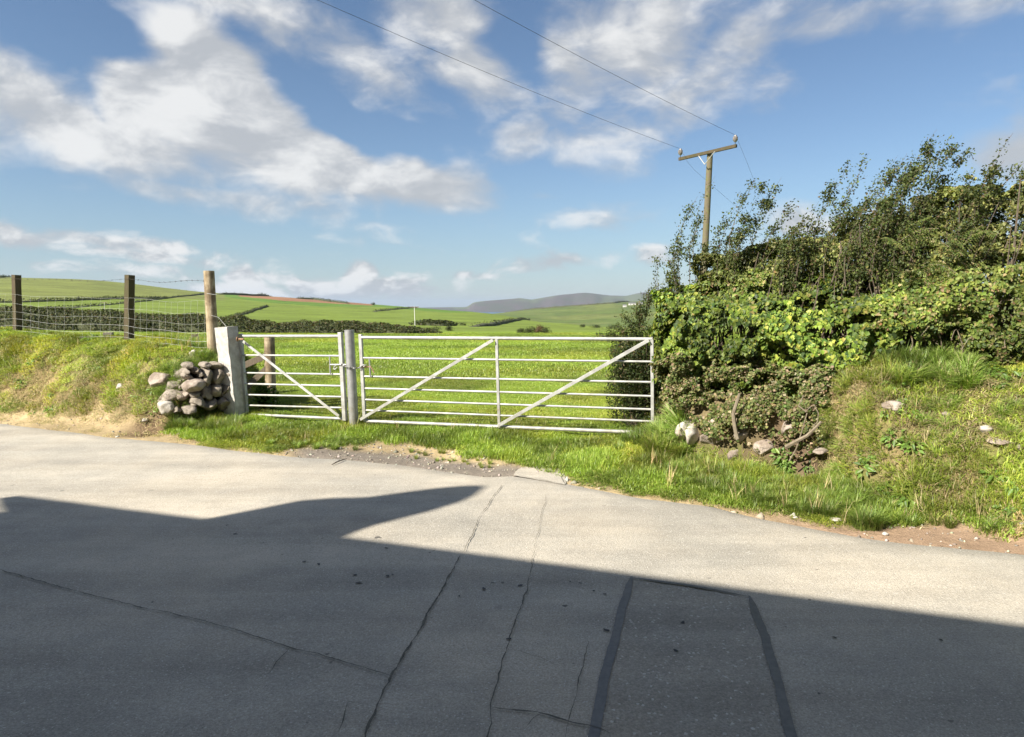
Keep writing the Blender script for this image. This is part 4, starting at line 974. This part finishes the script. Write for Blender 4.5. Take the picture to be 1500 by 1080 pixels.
for c in (IL, IR):
    b0 = (aL if c is IL else aR)+ad*(.06 if c is IL else -.06)+off
    mb = MB(); mb.tube([b0, b0+Vector((0, 0, .30))], .012, 6); mb.build('pin', M['dark_wire'], up_)
    ic = b0+Vector((0, 0, .27)); mb = MB(); mb.tube([ic+Vector((0, 0, -.11)), ic+Vector((0, 0, -.05)), ic+Vector((0, 0, -.03)), ic+Vector((0, 0, .07)), ic+Vector((0, 0, .09)), ic+Vector((0, 0, .14))], [.05, .085, .095, .095, .06, .05], 14); mb.build('insulator', M['porcelain'], up_)
    if c is IL: TL = ic+Vector((0, 0, .14))
    else: TR_ = ic+Vector((0, 0, .14))
wd_ = Vector((-.79, -.61, 0))
far_pole_t = 46.0
def wire_to(T0, mid, label, sag=.6):
    # straight run over the road, fixed by a point seen in the picture, slight sag
    t1 = (Vector((mid.x, mid.y, 0))-Vector((T0.x, T0.y, 0))).length; slope = (mid.z-T0.z)/t1; d = (Vector((mid.x, mid.y, 0))-Vector((T0.x, T0.y, 0))).normalized()
    pts = []
    for i in range(41):
        t = far_pole_t*i/40; pts.append(Vector((T0.x+d.x*t, T0.y+d.y*t, T0.z+slope*t-.0016*t*(t1-t))))
    mb = MB(); mb.tube(pts, .0055, 5, False); o = mb.build('overhead_wire', M['dark_wire']); o['label'] = label; o['category'] = 'wire'; return pts[-1]
e1 = wire_to(TL, P(465, 0, 18.05), 'overhead wire running from the left insulator up to the top edge'); e2 = wire_to(TR_, P(695, 0, 17.8), 'overhead wire running from the right insulator up to the top edge')
pc = (e1+e2)/2; pole2 = thing('utility_pole', 'second wooden utility pole outside the picture on the left', 'utility pole', (pc.x, pc.y, -.03))
mb = MB(); mb.tube([(pc.x, pc.y, -.1), (pc.x, pc.y, pc.z-.3)], [.17, .12], 14); mb.build('pole_shaft', M['pole'], pole2)
mb = MB(); d2 = (e2-e1).normalized(); mb.box(pc-Vector((0, 0, .3)), (2.7, .1, .12), math.atan2(d2.y, d2.x)); mb.build('crossarm', M['grey_wood'], pole2, False)
for lab, T0, pts in (('thin wire dropping from the right insulator behind the hedge', TR_, [(1086,218),(1093,235),(1102,258),(1112,280),(1150,345)]), ('thin wire dropping from the left insulator towards the hedge', TL, [(1006,236),(1018,250),(1032,262),(1075,300),(1140,350)])):
    mb = MB(); mb.tube([T0]+[P(a, b, 28+2.2*i) for i, (a, b) in enumerate(pts)], .0045, 5, False); o = mb.build('overhead_wire', M['dark_wire']); o['label'] = lab; o['category'] = 'wire'
# distant poles
for (a, b, c, d, lab, w_) in ((607,450,608,478,'thin pale distant pole standing beyond the hedgerow near the middle',.045),(153,443,153,459,'thin distant pole seen through the netting on the left hillside',.035)):
    g = ground_hit(c, d); t = P(a, b, g.y); pr = thing('distant_pole', lab, 'pole', tuple(g)); mb = MB(); mb.tube([g, t], w_, 6); mb.build('pole_shaft', M['far_white'], pr)
    mb = MB(); mb.box(t, (1.0, .08, .08)); mb.build('crossarm', M['grey_wood'], pr, False)

# ------------------------------------------------------------------ distant hedges, bushes, farm
HPAL = [(.055,.07,.025),(.08,.09,.035),(.04,.05,.02),(.09,.08,.04)]
def hedgerow(label, pts, hpx, wdt, nper, size, seed, Yfix=None, pal=HPAL, wts=(4,3,3,1), group='hedges between the far fields', top=None):
    """pts: (px, py of the foot); hpx: height in px; a lumpy clipped bank of leaves"""
    if Yfix: base = [P(a, b, Yfix) for a, b in pts]
    else: base = [ground_hit(a, b, 30) for a, b in pts]
    for p in base: p.z = float(H(p.x, p.y))
    root = thing('hedgerow', label, 'hedge', tuple(base[len(base)//2]), 0, group)
    Ls = [0]
    for a, b in zip(base, base[1:]): Ls.append(Ls[-1]+(b-a).length)
    tot = Ls[-1]; hts = [(h if hasattr(hpx, '__len__') is False else 0) for h in [0]]
    hh_ = [ (hpx[i] if hasattr(hpx, '__len__') else hpx)*base[i].y/1000 for i in range(len(base))]
    n = max(12, int(tot/(size*3.5))); n = min(n, 260); V = []; seg = 9
    def at(d):
        x = np.interp(d, Ls, [p.x for p in base]); y = np.interp(d, Ls, [p.y for p in base]); return x, y, np.interp(d, Ls, hh_)
    for i in range(n+1):
        d = tot*i/n; x, y, h = at(d); x2, y2, _ = at(min(tot, d+.1)); x1, y1, _ = at(max(0, d-.1)); tx, ty = x2-x1, y2-y1; l = math.hypot(tx, ty) or 1; nx, ny = -ty/l, tx/l
        e = min(1, .3+min(i, n-i)*.35)
        for k in range(seg):
            an = math.pi*k/(seg-1); q = .72+.5*float(vnoise(d/(h*1.1+.1), k*.7, 0, seed)); gx_ = x+nx*wdt*.5*math.cos(an)*q; gy_ = y+ny*wdt*.5*math.cos(an)*q
            V.append((gx_, gy_, float(H(gx_, gy_))-.1+h*e*math.sin(an)**.7*(.62+.66*float(fbm(np.array([d/(h*1.6+.1)]), np.array([k*.4]), 0, 4, seed)[0])))) 
    F = [(i*seg+k, i*seg+k+1, (i+1)*seg+k+1, (i+1)*seg+k) for i in range(n) for k in range(seg-1)]
    V = np.array(V); core = mesh_np('hedge_core', V-np.array(root.location)[None], np.array(F), M['hedge_core']); link('hedge_core', core, root)
    m = int(nper)
    if m:
        fi = rng.integers(0, len(F), m); Fa = np.array(F)[fi]; u, v = rng.random((m, 1)), rng.random((m, 1)); q = V[Fa]; p = (q[:, 0]*(1-u)+q[:, 1]*u)*(1-v)+(q[:, 3]*(1-u)+q[:, 2]*u)*v
        nr = np.cross(q[:, 1]-q[:, 0], q[:, 3]-q[:, 0]); nr = nr/np.maximum(np.linalg.norm(nr, axis=1, keepdims=True), 1e-9); nr[nr[:, 2] < 0] *= -1
        p = p+nr*rng.uniform(-.2, 1, (m, 1))*size*1.6
        link('foliage', leaves_mesh('foliage', p-np.array(root.location)[None], nr+rvec(m)*.9, rvec(m), rng.uniform(.6, 1.4, m)*size, pick_cols(m, pal, wts), M['matte_leaf'], .8), root)
    return root
M['hedge_core'] = simple('hedge_core', (.045, .052, .022), (.075, .08, .034), .8, .95, bs=.8, bd=.2)
hedgerow('thick dark hedge crossing behind the field from the left edge to the middle',
  [(-320,491),(-100,491),(0,491),(100,490.5),(200,490),(300,490),(350,489.5),(400,489),(450,489),(520,488.5),(560,488),(600,487.5),(645,487)],
  [34,34,35,31,28,27,23,18,20,17,15,11,4], 1.8, 42000, .11, 3, 43, group='hedges between the far fields', pal=[(.075,.09,.032),(.105,.115,.042),(.055,.066,.026),(.13,.10,.05)], wts=(4,3,3,1.3))
hedgerow('low hedge line high across the left hillside', [(-200,447),(0,443.5),(60,442),(120,440),(190,437.5),(245,437.5)], 2.6, 1.0, 2500, .4, 5)
hedgerow('thin hedge running up the left hillside to the right', [(10,458),(80,453),(150,447.5),(190,443.5),(245,437),(300,431.5)], 1.8, .8, 2000, .3, 6)
hedgerow('short dark hedge slanting up right of the round fence post', [(330,469),(350,462),(372,455),(392,449.5)], 2.6, .8, 1500, .22, 7)
hedgerow('ragged dark hedge along the skyline of the left hill', [(-200,407),(0,407),(50,407.2),(100,408.2),(150,410.5)], 2.6, 3, 2500, .7, 8)
hedgerow('dark hedge on the skyline above the ploughed field', [(318,431.5),(350,432.5),(380,433.8),(420,435.5)], 3, 3, 1500, .7, 9)
hedgerow('broken hedge along the skyline right of the ploughed field', [(435,437.5),(460,439),(490,443),(510,445)], 2.2, 3, 900, .6, 10)
hedgerow('faint hedge below the distant farm skyline near the middle', [(548,457),(580,453.5),(610,451.5)], 1.5, 1.5, 900, .4, 11)
hedgerow('dark curved hedge slanting across the green spur behind the long gate', [(688,479),(720,477.5),(745,472.5),(760,469.5),(775,467.5)], [4,6,5,3,2], 1.0, 3500, .2, 12)
hedgerow('low dark scrub line right of the distant pole', [(612,476),(640,477.5),(660,477)], 5, 2, 1500, .25, 14)
hedgerow('dark hedge on the skyline of the right hill', [(740,457.5),(800,452),(860,447.5),(900,444.5),(935,441)], 1.8, 4, 1400, .9, 15)
def far_bush(px, py, wpx, hpx, lab, cat='bush', pal=HPAL, wts=(4,3,3,1), seed=0):
    g = ground_hit(px, py, 40); s = g.y/1000; return blob_bush('distant_bush', lab, cat, (g.x, g.y, g.z-.1*hpx*s), wpx*s*.62, wpx*s*.5, hpx*s*1.02, 900, hpx*s*.12, pal, wts, M['matte_leaf'], 'bushes in the fields beyond the long gate', seed=seed, stems=3, aspect=.7, shell=.6)
for q, (a, b, ww, hh2, lab) in enumerate([(636,486,18,8,'low dark bush ending the thick hedge near the distant pole'),(661,485,14,8,'small bush just right of the end of the thick hedge'),(678,477,10,5,'tiny bush left of the curved dark hedge'),(762,489,18,8,'leftmost of the four bushes above the gate top rail'),(776,489,18,10,'second of the four bushes above the gate top rail, the darkest'),(789,488,14,12,'third of the four bushes above the gate top rail, reddish brown'),(801,489,18,9,'rightmost of the four bushes above the gate top rail'),(853,480,9,5,'small dark bush on the valley floor right of the spur'),(873,481,17,6,'wider grey green bush on the valley floor'),(900,482,20,8,'bush nearest the gorse on the valley floor'),(466+80,447,6,4,'single round bush on the skyline left of the farm track'),(115,437,3,3,'dot sized tree on the upper hedge line at left'),(57,442,6,4,'small round tree on the upper hedge line at left')]):
    far_bush(a, b, ww, hh2, lab, seed=q+30, pal=[(.14,.09,.05),(.10,.08,.04),(.18,.11,.06),(.2,.1,.05)] if q == 5 else HPAL)
for q, (a, b, ww, lab) in enumerate([(926,447,10,'tiny white farmhouse on the right hill slope'),(938,446.5,6,'smaller white farm building beside the tiny farmhouse'),(915,450,5,'lowest tiny pale building left of the farmhouse')]):
    g = ground_hit(a, b, 100); s = g.y/1000; fh = thing('farm_building', lab, 'house', tuple(g), 0, 'far farm on the right hill'); wd2, hd = ww*s, 2.4*s
    mb = MB(); mb.box(g+Vector((0, 0, hd/2-.3)), (wd2, wd2*.45, hd+.6)); mb.build('wall', M['far_white'], fh, False)
    mb = MB(); x0, y0, z0 = wd2*.53, wd2*.26, hd; mb.add([g+Vector(v) for v in ((-x0,-y0,z0),(x0,-y0,z0),(x0,y0,z0),(-x0,y0,z0),(-x0,0,z0+hd*.6),(x0,0,z0+hd*.6))], [(0,1,5,4),(3,4,5,2),(0,4,3),(1,2,5),(0,3,2,1)]); mb.build('roof', M['slate'], fh, False)
    for k in (-.25, .2):
        mb = MB(); mb.box(g+Vector((k*wd2, -wd2*.225, hd*.5)), (wd2*.1, .15, hd*.35)); mb.build('window', M['glass'], fh, False)

# ------------------------------------------------------------------ the house behind the camera (its eaves shade the road)
HEAVE = 5.4
sh = Vector((SX, SY, 0))*(HEAVE/math.tan(SUN_EL))
c0 = PZ(28, 725); c1 = PZ(1500, 915)
E0 = Vector((c0.x, c0.y, 0))+sh; E1d = (Vector((c1.x, c1.y, 0))-Vector((c0.x, c0.y, 0))).normalized(); E1 = E0+E1d*22
hn = Vector((-E1d.y, E1d.x, 0));  hn = hn if hn.y > 0 else -hn
house = thing('house', 'rendered slate roofed house behind the camera whose eaves shade the road', 'house', tuple(E0+E1d*11-hn*4))
Lh = 22.0; rzh = math.atan2(E1d.y, E1d.x)
mb = MB(); mb.box(E0+E1d*(Lh/2)-hn*(.3+3.5)+Vector((0, 0, HEAVE/2-.1)), (Lh-.3, 7.0, HEAVE-.05), rzh); mb.build('wall', M['render'], house, False)
V = []
for s_, e_ in ((0, E0), (1, E1)):
    a = e_+Vector((0, 0, HEAVE)); m_ = e_-hn*3.8+Vector((0, 0, HEAVE+2.6)); b_ = e_-hn*7.6+Vector((0, 0, HEAVE))
    V += [a, m_, b_, a-Vector((0, 0, .14)), m_-Vector((0, 0, .16)), b_-Vector((0, 0, .14))]
F = [(0,6,7,1),(1,7,8,2),(3,4,10,9),(4,5,11,10),(0,3,9,6),(2,8,11,5),(0,1,4,3),(1,2,5,4),(6,9,10,7),(7,10,11,8)]
mb = MB(); mb.add(V, F); mb.build('roof', M['slate'], house, False)
for k, (d, zc, ww, hh2) in enumerate([(3,1.5,1.2,1.2),(7,1.5,1.2,1.2),(15,1.5,1.2,1.2),(19,1.5,1.2,1.2),(3,3.9,1.1,1.1),(7,3.9,1.1,1.1),(11,3.9,1.1,1.1),(15,3.9,1.1,1.1),(19,3.9,1.1,1.1)]):
    c = E0+E1d*d-hn*.27+Vector((0, 0, zc)); mb = MB(); mb.box(c, (ww, .08, hh2), rzh); wn_ = mb.build('window', M['trim'], house, False)
    mb = MB(); mb.box(c+hn*.045-Vector(house.location)*0, (ww*.84, .02, hh2*.84), rzh)
    pn = mb.build('pane', M['glass'], house, False); pn.parent = wn_; pn.matrix_parent_inverse = Matrix.Identity(4)
mb = MB(); mb.box(E0+E1d*11-hn*.27+Vector((0, 0, 1.02)), (.95, .08, 2.05), rzh); mb.build('door', M['trim'], house, False)
# unseen panel added on the eaves, outline cut to throw the pointed road shadow
spts = [(300,761),(370,748),(440,734),(490,730),(540,729),(590,722),(640,715),(680,711.5),(708,711),(712,714),(700,724),(680,733),(640,746),(600,756),(560,766),(530,776),(500,790),(420,782)]
blocker = thing('shadow_blocker', 'added unseen panel on the house eaves shaped to cast the pointed shadow', 'blocker', tuple(E0+E1d*4))
V = []; n = len(spts)
for (a, b) in spts:
    g = PZ(a, b); k = ((E0-hn*.12)-g).dot(hn)/SDIR.dot(hn); q = g+SDIR*k; V.append(q)
V2 = [v-hn*.06 for v in V]; mb = MB(); mb.add(V+V2, [tuple(range(n)), tuple(range(2*n-1, n-1, -1))]+[(i, (i+1) % n, n+(i+1) % n, n+i) for i in range(n)]); mb.build('panel', M['trim'], blocker, False)

# ------------------------------------------------------------------ grass
def blade_patch(name, n, rad, hmin, hmax, wd, lean, mat, cols, wts, seed, spread='disc', curl=.5):
    g = np.random.default_rng(seed); a = g.uniform(0, 2*np.pi, n); r = rad*np.sqrt(g.random(n)); bx, by = r*np.cos(a), r*np.sin(a)
    h = g.uniform(hmin, hmax, n)*(1-.35*(r/rad)**2); th = g.uniform(0, 2*np.pi, n); 
    if spread == 'tuft': th = a+g.normal(0, .5, n)
    ln = lean*g.uniform(.3, 1.3, n); dx, dy = np.cos(th), np.sin(th); px_, py_ = -dy, dx; w_ = wd*g.uniform(.6, 1.3, n)
    V = []
    for f, wf in ((0, .8), (.5, 1.0), (1.0, 0)):
        off = ln*h*(f**(1+curl)); z = h*f*(1-.25*ln*f)-.015*(f == 0)
        cx, cy_, = bx+dx*off, by+dy*off
        if wf: V.append(np.stack([cx-px_*w_*wf/2, cy_-py_*w_*wf/2, z], 1)); V.append(np.stack([cx+px_*w_*wf/2, cy_+py_*w_*wf/2, z], 1))
        else: V.append(np.stack([cx, cy_, z], 1))
    V = np.stack(V, 1).reshape(-1, 3); k = np.arange(n)*5
    F = np.concatenate([np.stack([k, k+1, k+3], 1), np.stack([k, k+3, k+2], 1), np.stack([k+2, k+3, k+4], 1)])
    pal = np.array(cols); c = pal[g.choice(len(pal), n, p=np.array(wts)/sum(wts))]*(1+.2*g.normal(size=(n, 1))); c = np.clip(c, .01, .9)
    o = bpy.data.objects.new(name, mesh_np(name, V, F, mat, False, np.repeat(c, 5, 0))); return o
G1 = [(.235,.32,.045),(.185,.275,.04),(.30,.36,.065),(.42,.38,.15)]; G2 = [(.22,.31,.06),(.17,.26,.05),(.29,.35,.09),(.42,.38,.19)]; G3 = [(.42,.34,.17),(.50,.41,.24),(.30,.24,.12),(.22,.25,.07)]
KINDS = {
 'short': [blade_patch('short_grass_patch', 110, .15, .025, .065, .0055, .9, M['grass'], G1, [4,3,2,.35], k) for k in range(4)],
 'verge': [blade_patch('verge_grass_patch', 120, .14, .05, .12, .006, .8, M['grass'], G1, [4,3,2,.4], 10+k) for k in range(4)],
 'tuft': [blade_patch('long_grass_tuft', 110, .07, .12, .26, .0065, .85, M['grass'], G2, [3,4,2,.8], 20+k, 'tuft', 1.0) for k in range(4)],
 'dry': [blade_patch('dry_grass_patch', 70, .15, .025, .075, .005, 1.5, M['straw'], G3, [3,2,3,2.5], 30+k) for k in range(4)],
 'field': [blade_patch('field_grass_patch', 120, .45, .04, .11, .016, .7, M['grass'], G1, [4,3,2,.25], 40+k) for k in range(3)],
}
def weed_patch(seed):
    g = np.random.default_rng(seed); n = 26; a = g.uniform(0, 2*np.pi, n); r = .10*np.sqrt(g.random(n)); C = np.stack([r*np.cos(a), r*np.sin(a), g.uniform(.01, .06, n)], 1)
    N = np.stack([g.normal(0, .35, n), g.normal(0, .35, n)-.2, np.ones(n)], 1); T = np.stack([np.cos(a), np.sin(a), g.uniform(0, .5, n)], 1)
    cl = np.array([(.13,.22,.04),(.10,.18,.03),(.19,.27,.06)])[g.choice(3, n)]*(1+.15*g.normal(size=(n, 1)))
    return bpy.data.objects.new('weed_patch', leaves_mesh('weed_patch', C, N, T, g.uniform(.035, .075, n), np.clip(cl, .01, .9), M['grass'], .5))
KINDS['stalk'] = [blade_patch('seed_stalk', 9, .06, .18, .36, .006, .5, M['straw'], G3, [3,3,2,1], 90+k) for k in range(3)]
KINDS['weed'] = [weed_patch(60+k) for k in range(4)]
def gn_group(name, objs):
    coll = bpy.data.collections.new(name+'_set')
    for o in objs: coll.objects.link(o)
    ng = bpy.data.node_groups.new(name, 'GeometryNodeTree'); ng.interface.new_socket('Geometry', in_out='INPUT', socket_type='NodeSocketGeometry'); ng.interface.new_socket('Geometry', in_out='OUTPUT', socket_type='NodeSocketGeometry')
    gi = ng.nodes.new('NodeGroupInput'); go = ng.nodes.new('NodeGroupOutput'); ci = ng.nodes.new('GeometryNodeCollectionInfo'); ci.inputs[0].default_value = coll; ci.inputs[1].default_value = True; ci.inputs[2].default_value = True
    ip = ng.nodes.new('GeometryNodeInstanceOnPoints'); ip.inputs['Pick Instance'].default_value = True
    ar = ng.nodes.new('GeometryNodeInputNamedAttribute'); ar.data_type = 'FLOAT_VECTOR'; ar.inputs[0].default_value = 'rot'
    asx = ng.nodes.new('GeometryNodeInputNamedAttribute'); asx.data_type = 'FLOAT_VECTOR'; asx.inputs[0].default_value = 'scl'
    e = ng.nodes.new('FunctionNodeEulerToRotation'); L = ng.links.new
    L(gi.outputs[0], ip.inputs['Points']); L(ci.outputs[0], ip.inputs['Instance']); L(ar.outputs[0], e.inputs[0]); L(e.outputs[0], ip.inputs['Rotation']); L(asx.outputs[0], ip.inputs['Scale']); L(ip.outputs[0], go.inputs[0])
    return ng
def scatter(name, kind, X, Y, scl, tint, tilt=.5):
    n = len(X); z = H(X, Y); e = .06; gx_ = (H(X+e, Y)-H(X-e, Y))/(2*e); gy_ = (H(X, Y+e)-H(X, Y-e))/(2*e)
    V = np.stack([X, Y, z], 1).astype(np.float32)
    me = bpy.data.meshes.new(name); me.vertices.add(n); me.vertices.foreach_set('co', V.ravel())
    # euler aligning up with the ground normal, after a random spin about its own axis
    rot = np.zeros((n, 3)); sp = rng.uniform(0, 2*np.pi, n); nx_, ny_ = -gx_*tilt, -gy_*tilt; L = np.sqrt(nx_**2+ny_**2+1); zx, zy, zz = nx_/L, ny_/L, 1/L
    rot[:, 2] = 0
    for i in range(n):
        q = Vector((zx[i], zy[i], zz[i])).to_track_quat('Z', 'Y').to_matrix() @ Matrix.Rotation(sp[i], 3, 'Z'); rot[i] = q.to_euler()[:]
    a = me.attributes.new('rot', 'FLOAT_VECTOR', 'POINT'); a.data.foreach_set('vector', rot.astype(np.float32).ravel())
    a = me.attributes.new('scl', 'FLOAT_VECTOR', 'POINT'); a.data.foreach_set('vector', np.asarray(scl, np.float32).ravel())
    c = np.ones((n, 4), np.float32); c[:, :3] = tint; a = me.attributes.new('tint', 'FLOAT_COLOR', 'POINT'); a.data.foreach_set('color', c.ravel())
    o = link(name, me, kind='stuff'); md = o.modifiers.new('scatter', 'NODES'); md.node_group = GN[kind]; print(name, n); return o
GN = {k: gn_group(k+'_scatter', v) for k, v in KINDS.items()}
def inview(x, y, m=60):
    px = 750+1000*x/np.maximum(y, .1); return (px > -m)*(px < 1500+m)*(y > 2)
def cand(n, x0, x1, y0, y1):
    x = rng.uniform(x0, x1, n); y = rng.uniform(y0, y1, n); k = inview(x, y, 480); return x[k], y[k]
def tintf(x, y, base=1.0, amp=.5, sc=1.3, seed=5, warm=0.0):
    n = fbm(x*sc, y*sc, 0, 3, seed); f = base*(1-amp/2+amp*ss(.3, .7, n)); wv_ = ss(.45, .7, fbm(x*sc*.7, y*sc*.7, 0, 3, seed+9))*warm
    return np.stack([f*(1+.35*wv_), f*(1+.02*wv_), f*(1-.1*wv_)], 1)
# verge and banks
x, y = cand(121000, -14, 10, 3.4, 14.5); s = s_of(x, y); b = verge_bare(x, y); dry = bank_dry(x, y)
ok = (s > .02)*(s < 2.9); hb = np.maximum(left_bank(x, y), right_bank(x, y))
u = rng.random(len(x)); hx = (x > 1.5)
under = hx*((((x-HA[0])*ND[0]+(y-HA[1])*ND[1]) < -.05)|((right_bank(x, y) > .12)&(x < 2.85)&(rng.random(len(x)) < .93)))
scoop = np.exp(-(((x+4.93)/.22)**2+((y-9.1)/.18)**2))+np.exp(-(((x-2.74)/.22)**2+((y-6.55)/.2)**2))+np.exp(-(((x+4.45)/.4)**2+((y-9.42)/.12)**2))
pxv = 750+1000*x/y
k = ok*(u < (1-b)*(1-.62*dry)*.36)*(~under)*(scoop < .35)
hgt = .40+.75*ss(.3, .72, fbm(x*1.7, y*1.7, 0, 4, 66)); hgt = hgt*np.where(hb > .2, .8, 1)*np.where((s > 1.6)&(x > -3.9)&(x < 1.6), .7, 1)
hgt = hgt*(.4+.6*ss(.12, .75, s)); scl = np.stack([np.ones_like(x), np.ones_like(x), hgt*rng.uniform(.8, 1.25, len(x))], 1)
tn = tintf(x, y, 1.05, .7, 2.2, 5, .65)*np.where(hb > .15, 1, 1)[:, None]
tn[hb > .12] *= np.array([1.22, 1.10, 1.1])
scatter('verge_grass', 'verge', x[k], y[k], scl[k], tn[k])
k = ok*(rng.random(len(x)) < np.clip(dry*.34+.06*(1-b)+.12*(b > .3)*(b < .95)*(pxv > 700)+.08*(hb > .1), 0, 1))*(~under)*(scoop < .3)*(s > .06)
scatter('dry_grass', 'dry', x[k], y[k], scl[k]*np.array([1, 1, .9]), tintf(x[k], y[k], .95, .5, 2, 15, .2))
# fringe of straw on the bare strip
k = ok*(rng.random(len(x)) < .06*b)*(s > .12)*(pxv < 430); scatter('straw_litter', 'dry', x[k], y[k], np.stack([np.full(k.sum(), 1.), np.full(k.sum(), 1.), np.full(k.sum(), .3)], 1), tintf(x[k], y[k], 1.1, .4, 2, 25, .2))
# long tufts
T = []
def tufts(px0, px1, s0, s1, n, sc): 
    for _ in range(n):
        q = random.uniform(px0, px1); sy = random.uniform(s0, s1)
        for it in range(30):
            pass
        # point on the ray of column q at distance s beyond the road edge
        u_ = (q-750)/1000; lo, hi = 2., 16.
        for it in range(30):
            m_ = (lo+hi)/2
            if float(s_of(u_*m_, m_)) < sy: lo = m_
            else: hi = m_
        T.append((u_*lo, lo, sc*random.uniform(.7, 1.25)))
tufts(235, 345, .6, 1.1, 110, .74); tufts(345, 520, .35, .9, 60, .38); tufts(600, 940, .3, .9, 70, .28)
tufts(940, 1000, .9, 1.5, 40, .6); tufts(1000, 1250, .45, 1.35, 110, .55); tufts(1090, 1240, .4, .9, 50, .45); tufts(1270, 1300, .15, .35, 10, .8); tufts(1250, 1500, .4, 1.8, 70, .50); tufts(1300, 1430, 1.45, 1.9, 60, .8); tufts(0, 300, .9, 2.0, 60, .42); tufts(-50, 230, 1.2, 1.9, 60, .36)
tufts(250, 345, 1.5, 2.1, 60, .62); tufts(955, 1010, 1.2, 1.7, 30, 1.0); tufts(1212, 1285, .7, 1.9, 90, .5); tufts(185, 240, .7, 1.3, 26, .4)
for _ in range(95):                       # grass hanging over the stone wall
    f = random.uniform(.12, 1.0); T.append((WA[0]+(WB[0]-WA[0])*f+_wn[0]*(q_ := random.uniform(.20, .42)), WA[1]+(WB[1]-WA[1])*f+_wn[1]*q_, random.uniform(.45, .8)))
for _ in range(30): T.append((random.gauss(1.6, .16), random.gauss(7.6, .12), random.uniform(.6, 1.0)))
T = np.array(T); tt = np.repeat(T[:, 2:3], 3, 1); scatter('long_grass_tufts', 'tuft', T[:, 0], T[:, 1], tt, tintf(T[:, 0], T[:, 1], 1.0, .5, 3, 35, .5))
x, y = cand(14800, -11, 9, 3.4, 11); s = s_of(x, y); pxv = 750+1000*x/y; rbk = right_bank(x, y)
k = (s > .3)*(s < 2.0)*(rng.random(len(x)) < np.where(pxv > 950, .14, np.where(left_bank(x, y) > .2, .07, .012)))*(~((x > 1.5)*(((x-HA[0])*ND[0]+(y-HA[1])*ND[1]) < -.02)))*(verge_bare(x, y) < .5)
scatter('seed_stalks', 'stalk', x[k], y[k], np.repeat(rng.uniform(.45, .95, (k.sum(), 1)), 3, 1), tintf(x[k], y[k], 1.0, .4, 2, 85, .3))
# field just behind the gates, thinning with distance
x, y = cand(140000, -16, 14, 8.4, 22); s = s_of(x, y); r = np.hypot(x, y); hb = np.maximum(left_bank(x, y), right_bank(x, y))
k = (s > 1.9)*(hb < .5)*(rng.random(len(x)) < np.clip(1.15-(r-9)/14, .12, 1)*.55)
shade = tintf(x, y, 1.05, .55, .9, 55, .5)
scatter('pasture_grass', 'short', x[k], y[k], np.stack([np.ones(k.sum()), np.ones(k.sum()), .7+.9*fbm(x[k]*1.1, y[k]*1.1, 0, 3, 71)], 1), shade[k])
x, y = cand(60000, -40, 30, 15, 44); k = (rng.random(len(x)) < .42)
scatter('far_pasture_grass', 'field', x[k], y[k], np.stack([np.ones(k.sum()), np.ones(k.sum()), (.6+.8*fbm(x[k]*.7, y[k]*.7, 0, 3, 72))], 1), tintf(x[k], y[k], 1.1, .5, .45, 56, .5))
# broad-leaved weeds on the banks
x, y = cand(35000, -14, 10, 3.4, 14); s = s_of(x, y); pxv = 750+1000*x/y; hb = np.maximum(left_bank(x, y), right_bank(x, y))
wn2 = fbm(x*2.6, y*2.6, 0, 3, 81)
k = (s > .25)*(s < 2.0)*(hb > .06)*(rng.random(len(x)) < np.where(x > 2.6, .42*ss(.5, .62, wn2), .14*ss(.56, .64, wn2)))*(~(hx_ := ((x > 1.5)*(((x-HA[0])*ND[0]+(y-HA[1])*ND[1]) < -.02))))
scatter('broadleaf_weeds', 'weed', x[k], y[k], np.repeat(rng.uniform(.6, 1.1, (k.sum(), 1)), 3, 1), tintf(x[k], y[k], 1.1, .4, 2, 85, .3))
# gravel on the bare edge
def gravel():
    n = 5200; x, y = cand(60000, -9, 5.5, 4.2, 11); s = s_of(x, y); b = verge_bare(x, y); pxv = 750+1000*x/y
    pr = b*(.10+.5*ss(380, 450, pxv)*(1-ss(800, 900, pxv))+.25*ss(1050, 1250, pxv)); k = (s > -.04)*(s < .75)*(rng.random(len(x)) < pr*.55); x, y = x[k], y[k]; n = len(x)
    base = np.array([(1,0,0),(-1,0,0),(0,1,0),(0,-1,0),(0,0,.7),(0,0,-.7)], float); F0 = np.array([(0,2,4),(2,1,4),(1,3,4),(3,0,4),(2,0,5),(1,2,5),(3,1,5),(0,3,5)])
    sz = rng.gamma(2.0, .0042, n)[:, None, None]+.003; q = base[None]*sz*(1+.35*rng.normal(size=(n, 6, 3))); q = q+np.stack([x, y, H(x, y)+.002], 1)[:, None, :]
    F = (F0[None]+(np.arange(n)*6)[:, None, None]).reshape(-1, 3); c = pick_cols(n, [(.34,.30,.24),(.22,.19,.15),(.48,.43,.35)], [4, 4, 1.3])
    m, t, b_, o = new_mat('gravel'); at = t.node('ShaderNodeAttribute'); at.attribute_name = 'Col'; t.l.new(at.outputs['Color'], b_.inputs['Base Color']); b_.inputs['Roughness'].default_value = .9
    link('gravel', mesh_np('gravel', q.reshape(-1, 3), F, m, False, np.repeat(c, 6, 0)), kind='stuff'); print('gravel', n)
gravel()
print('TRIS', sum(len(o.data.polygons) for o in scene.objects if o.type == 'MESH'))
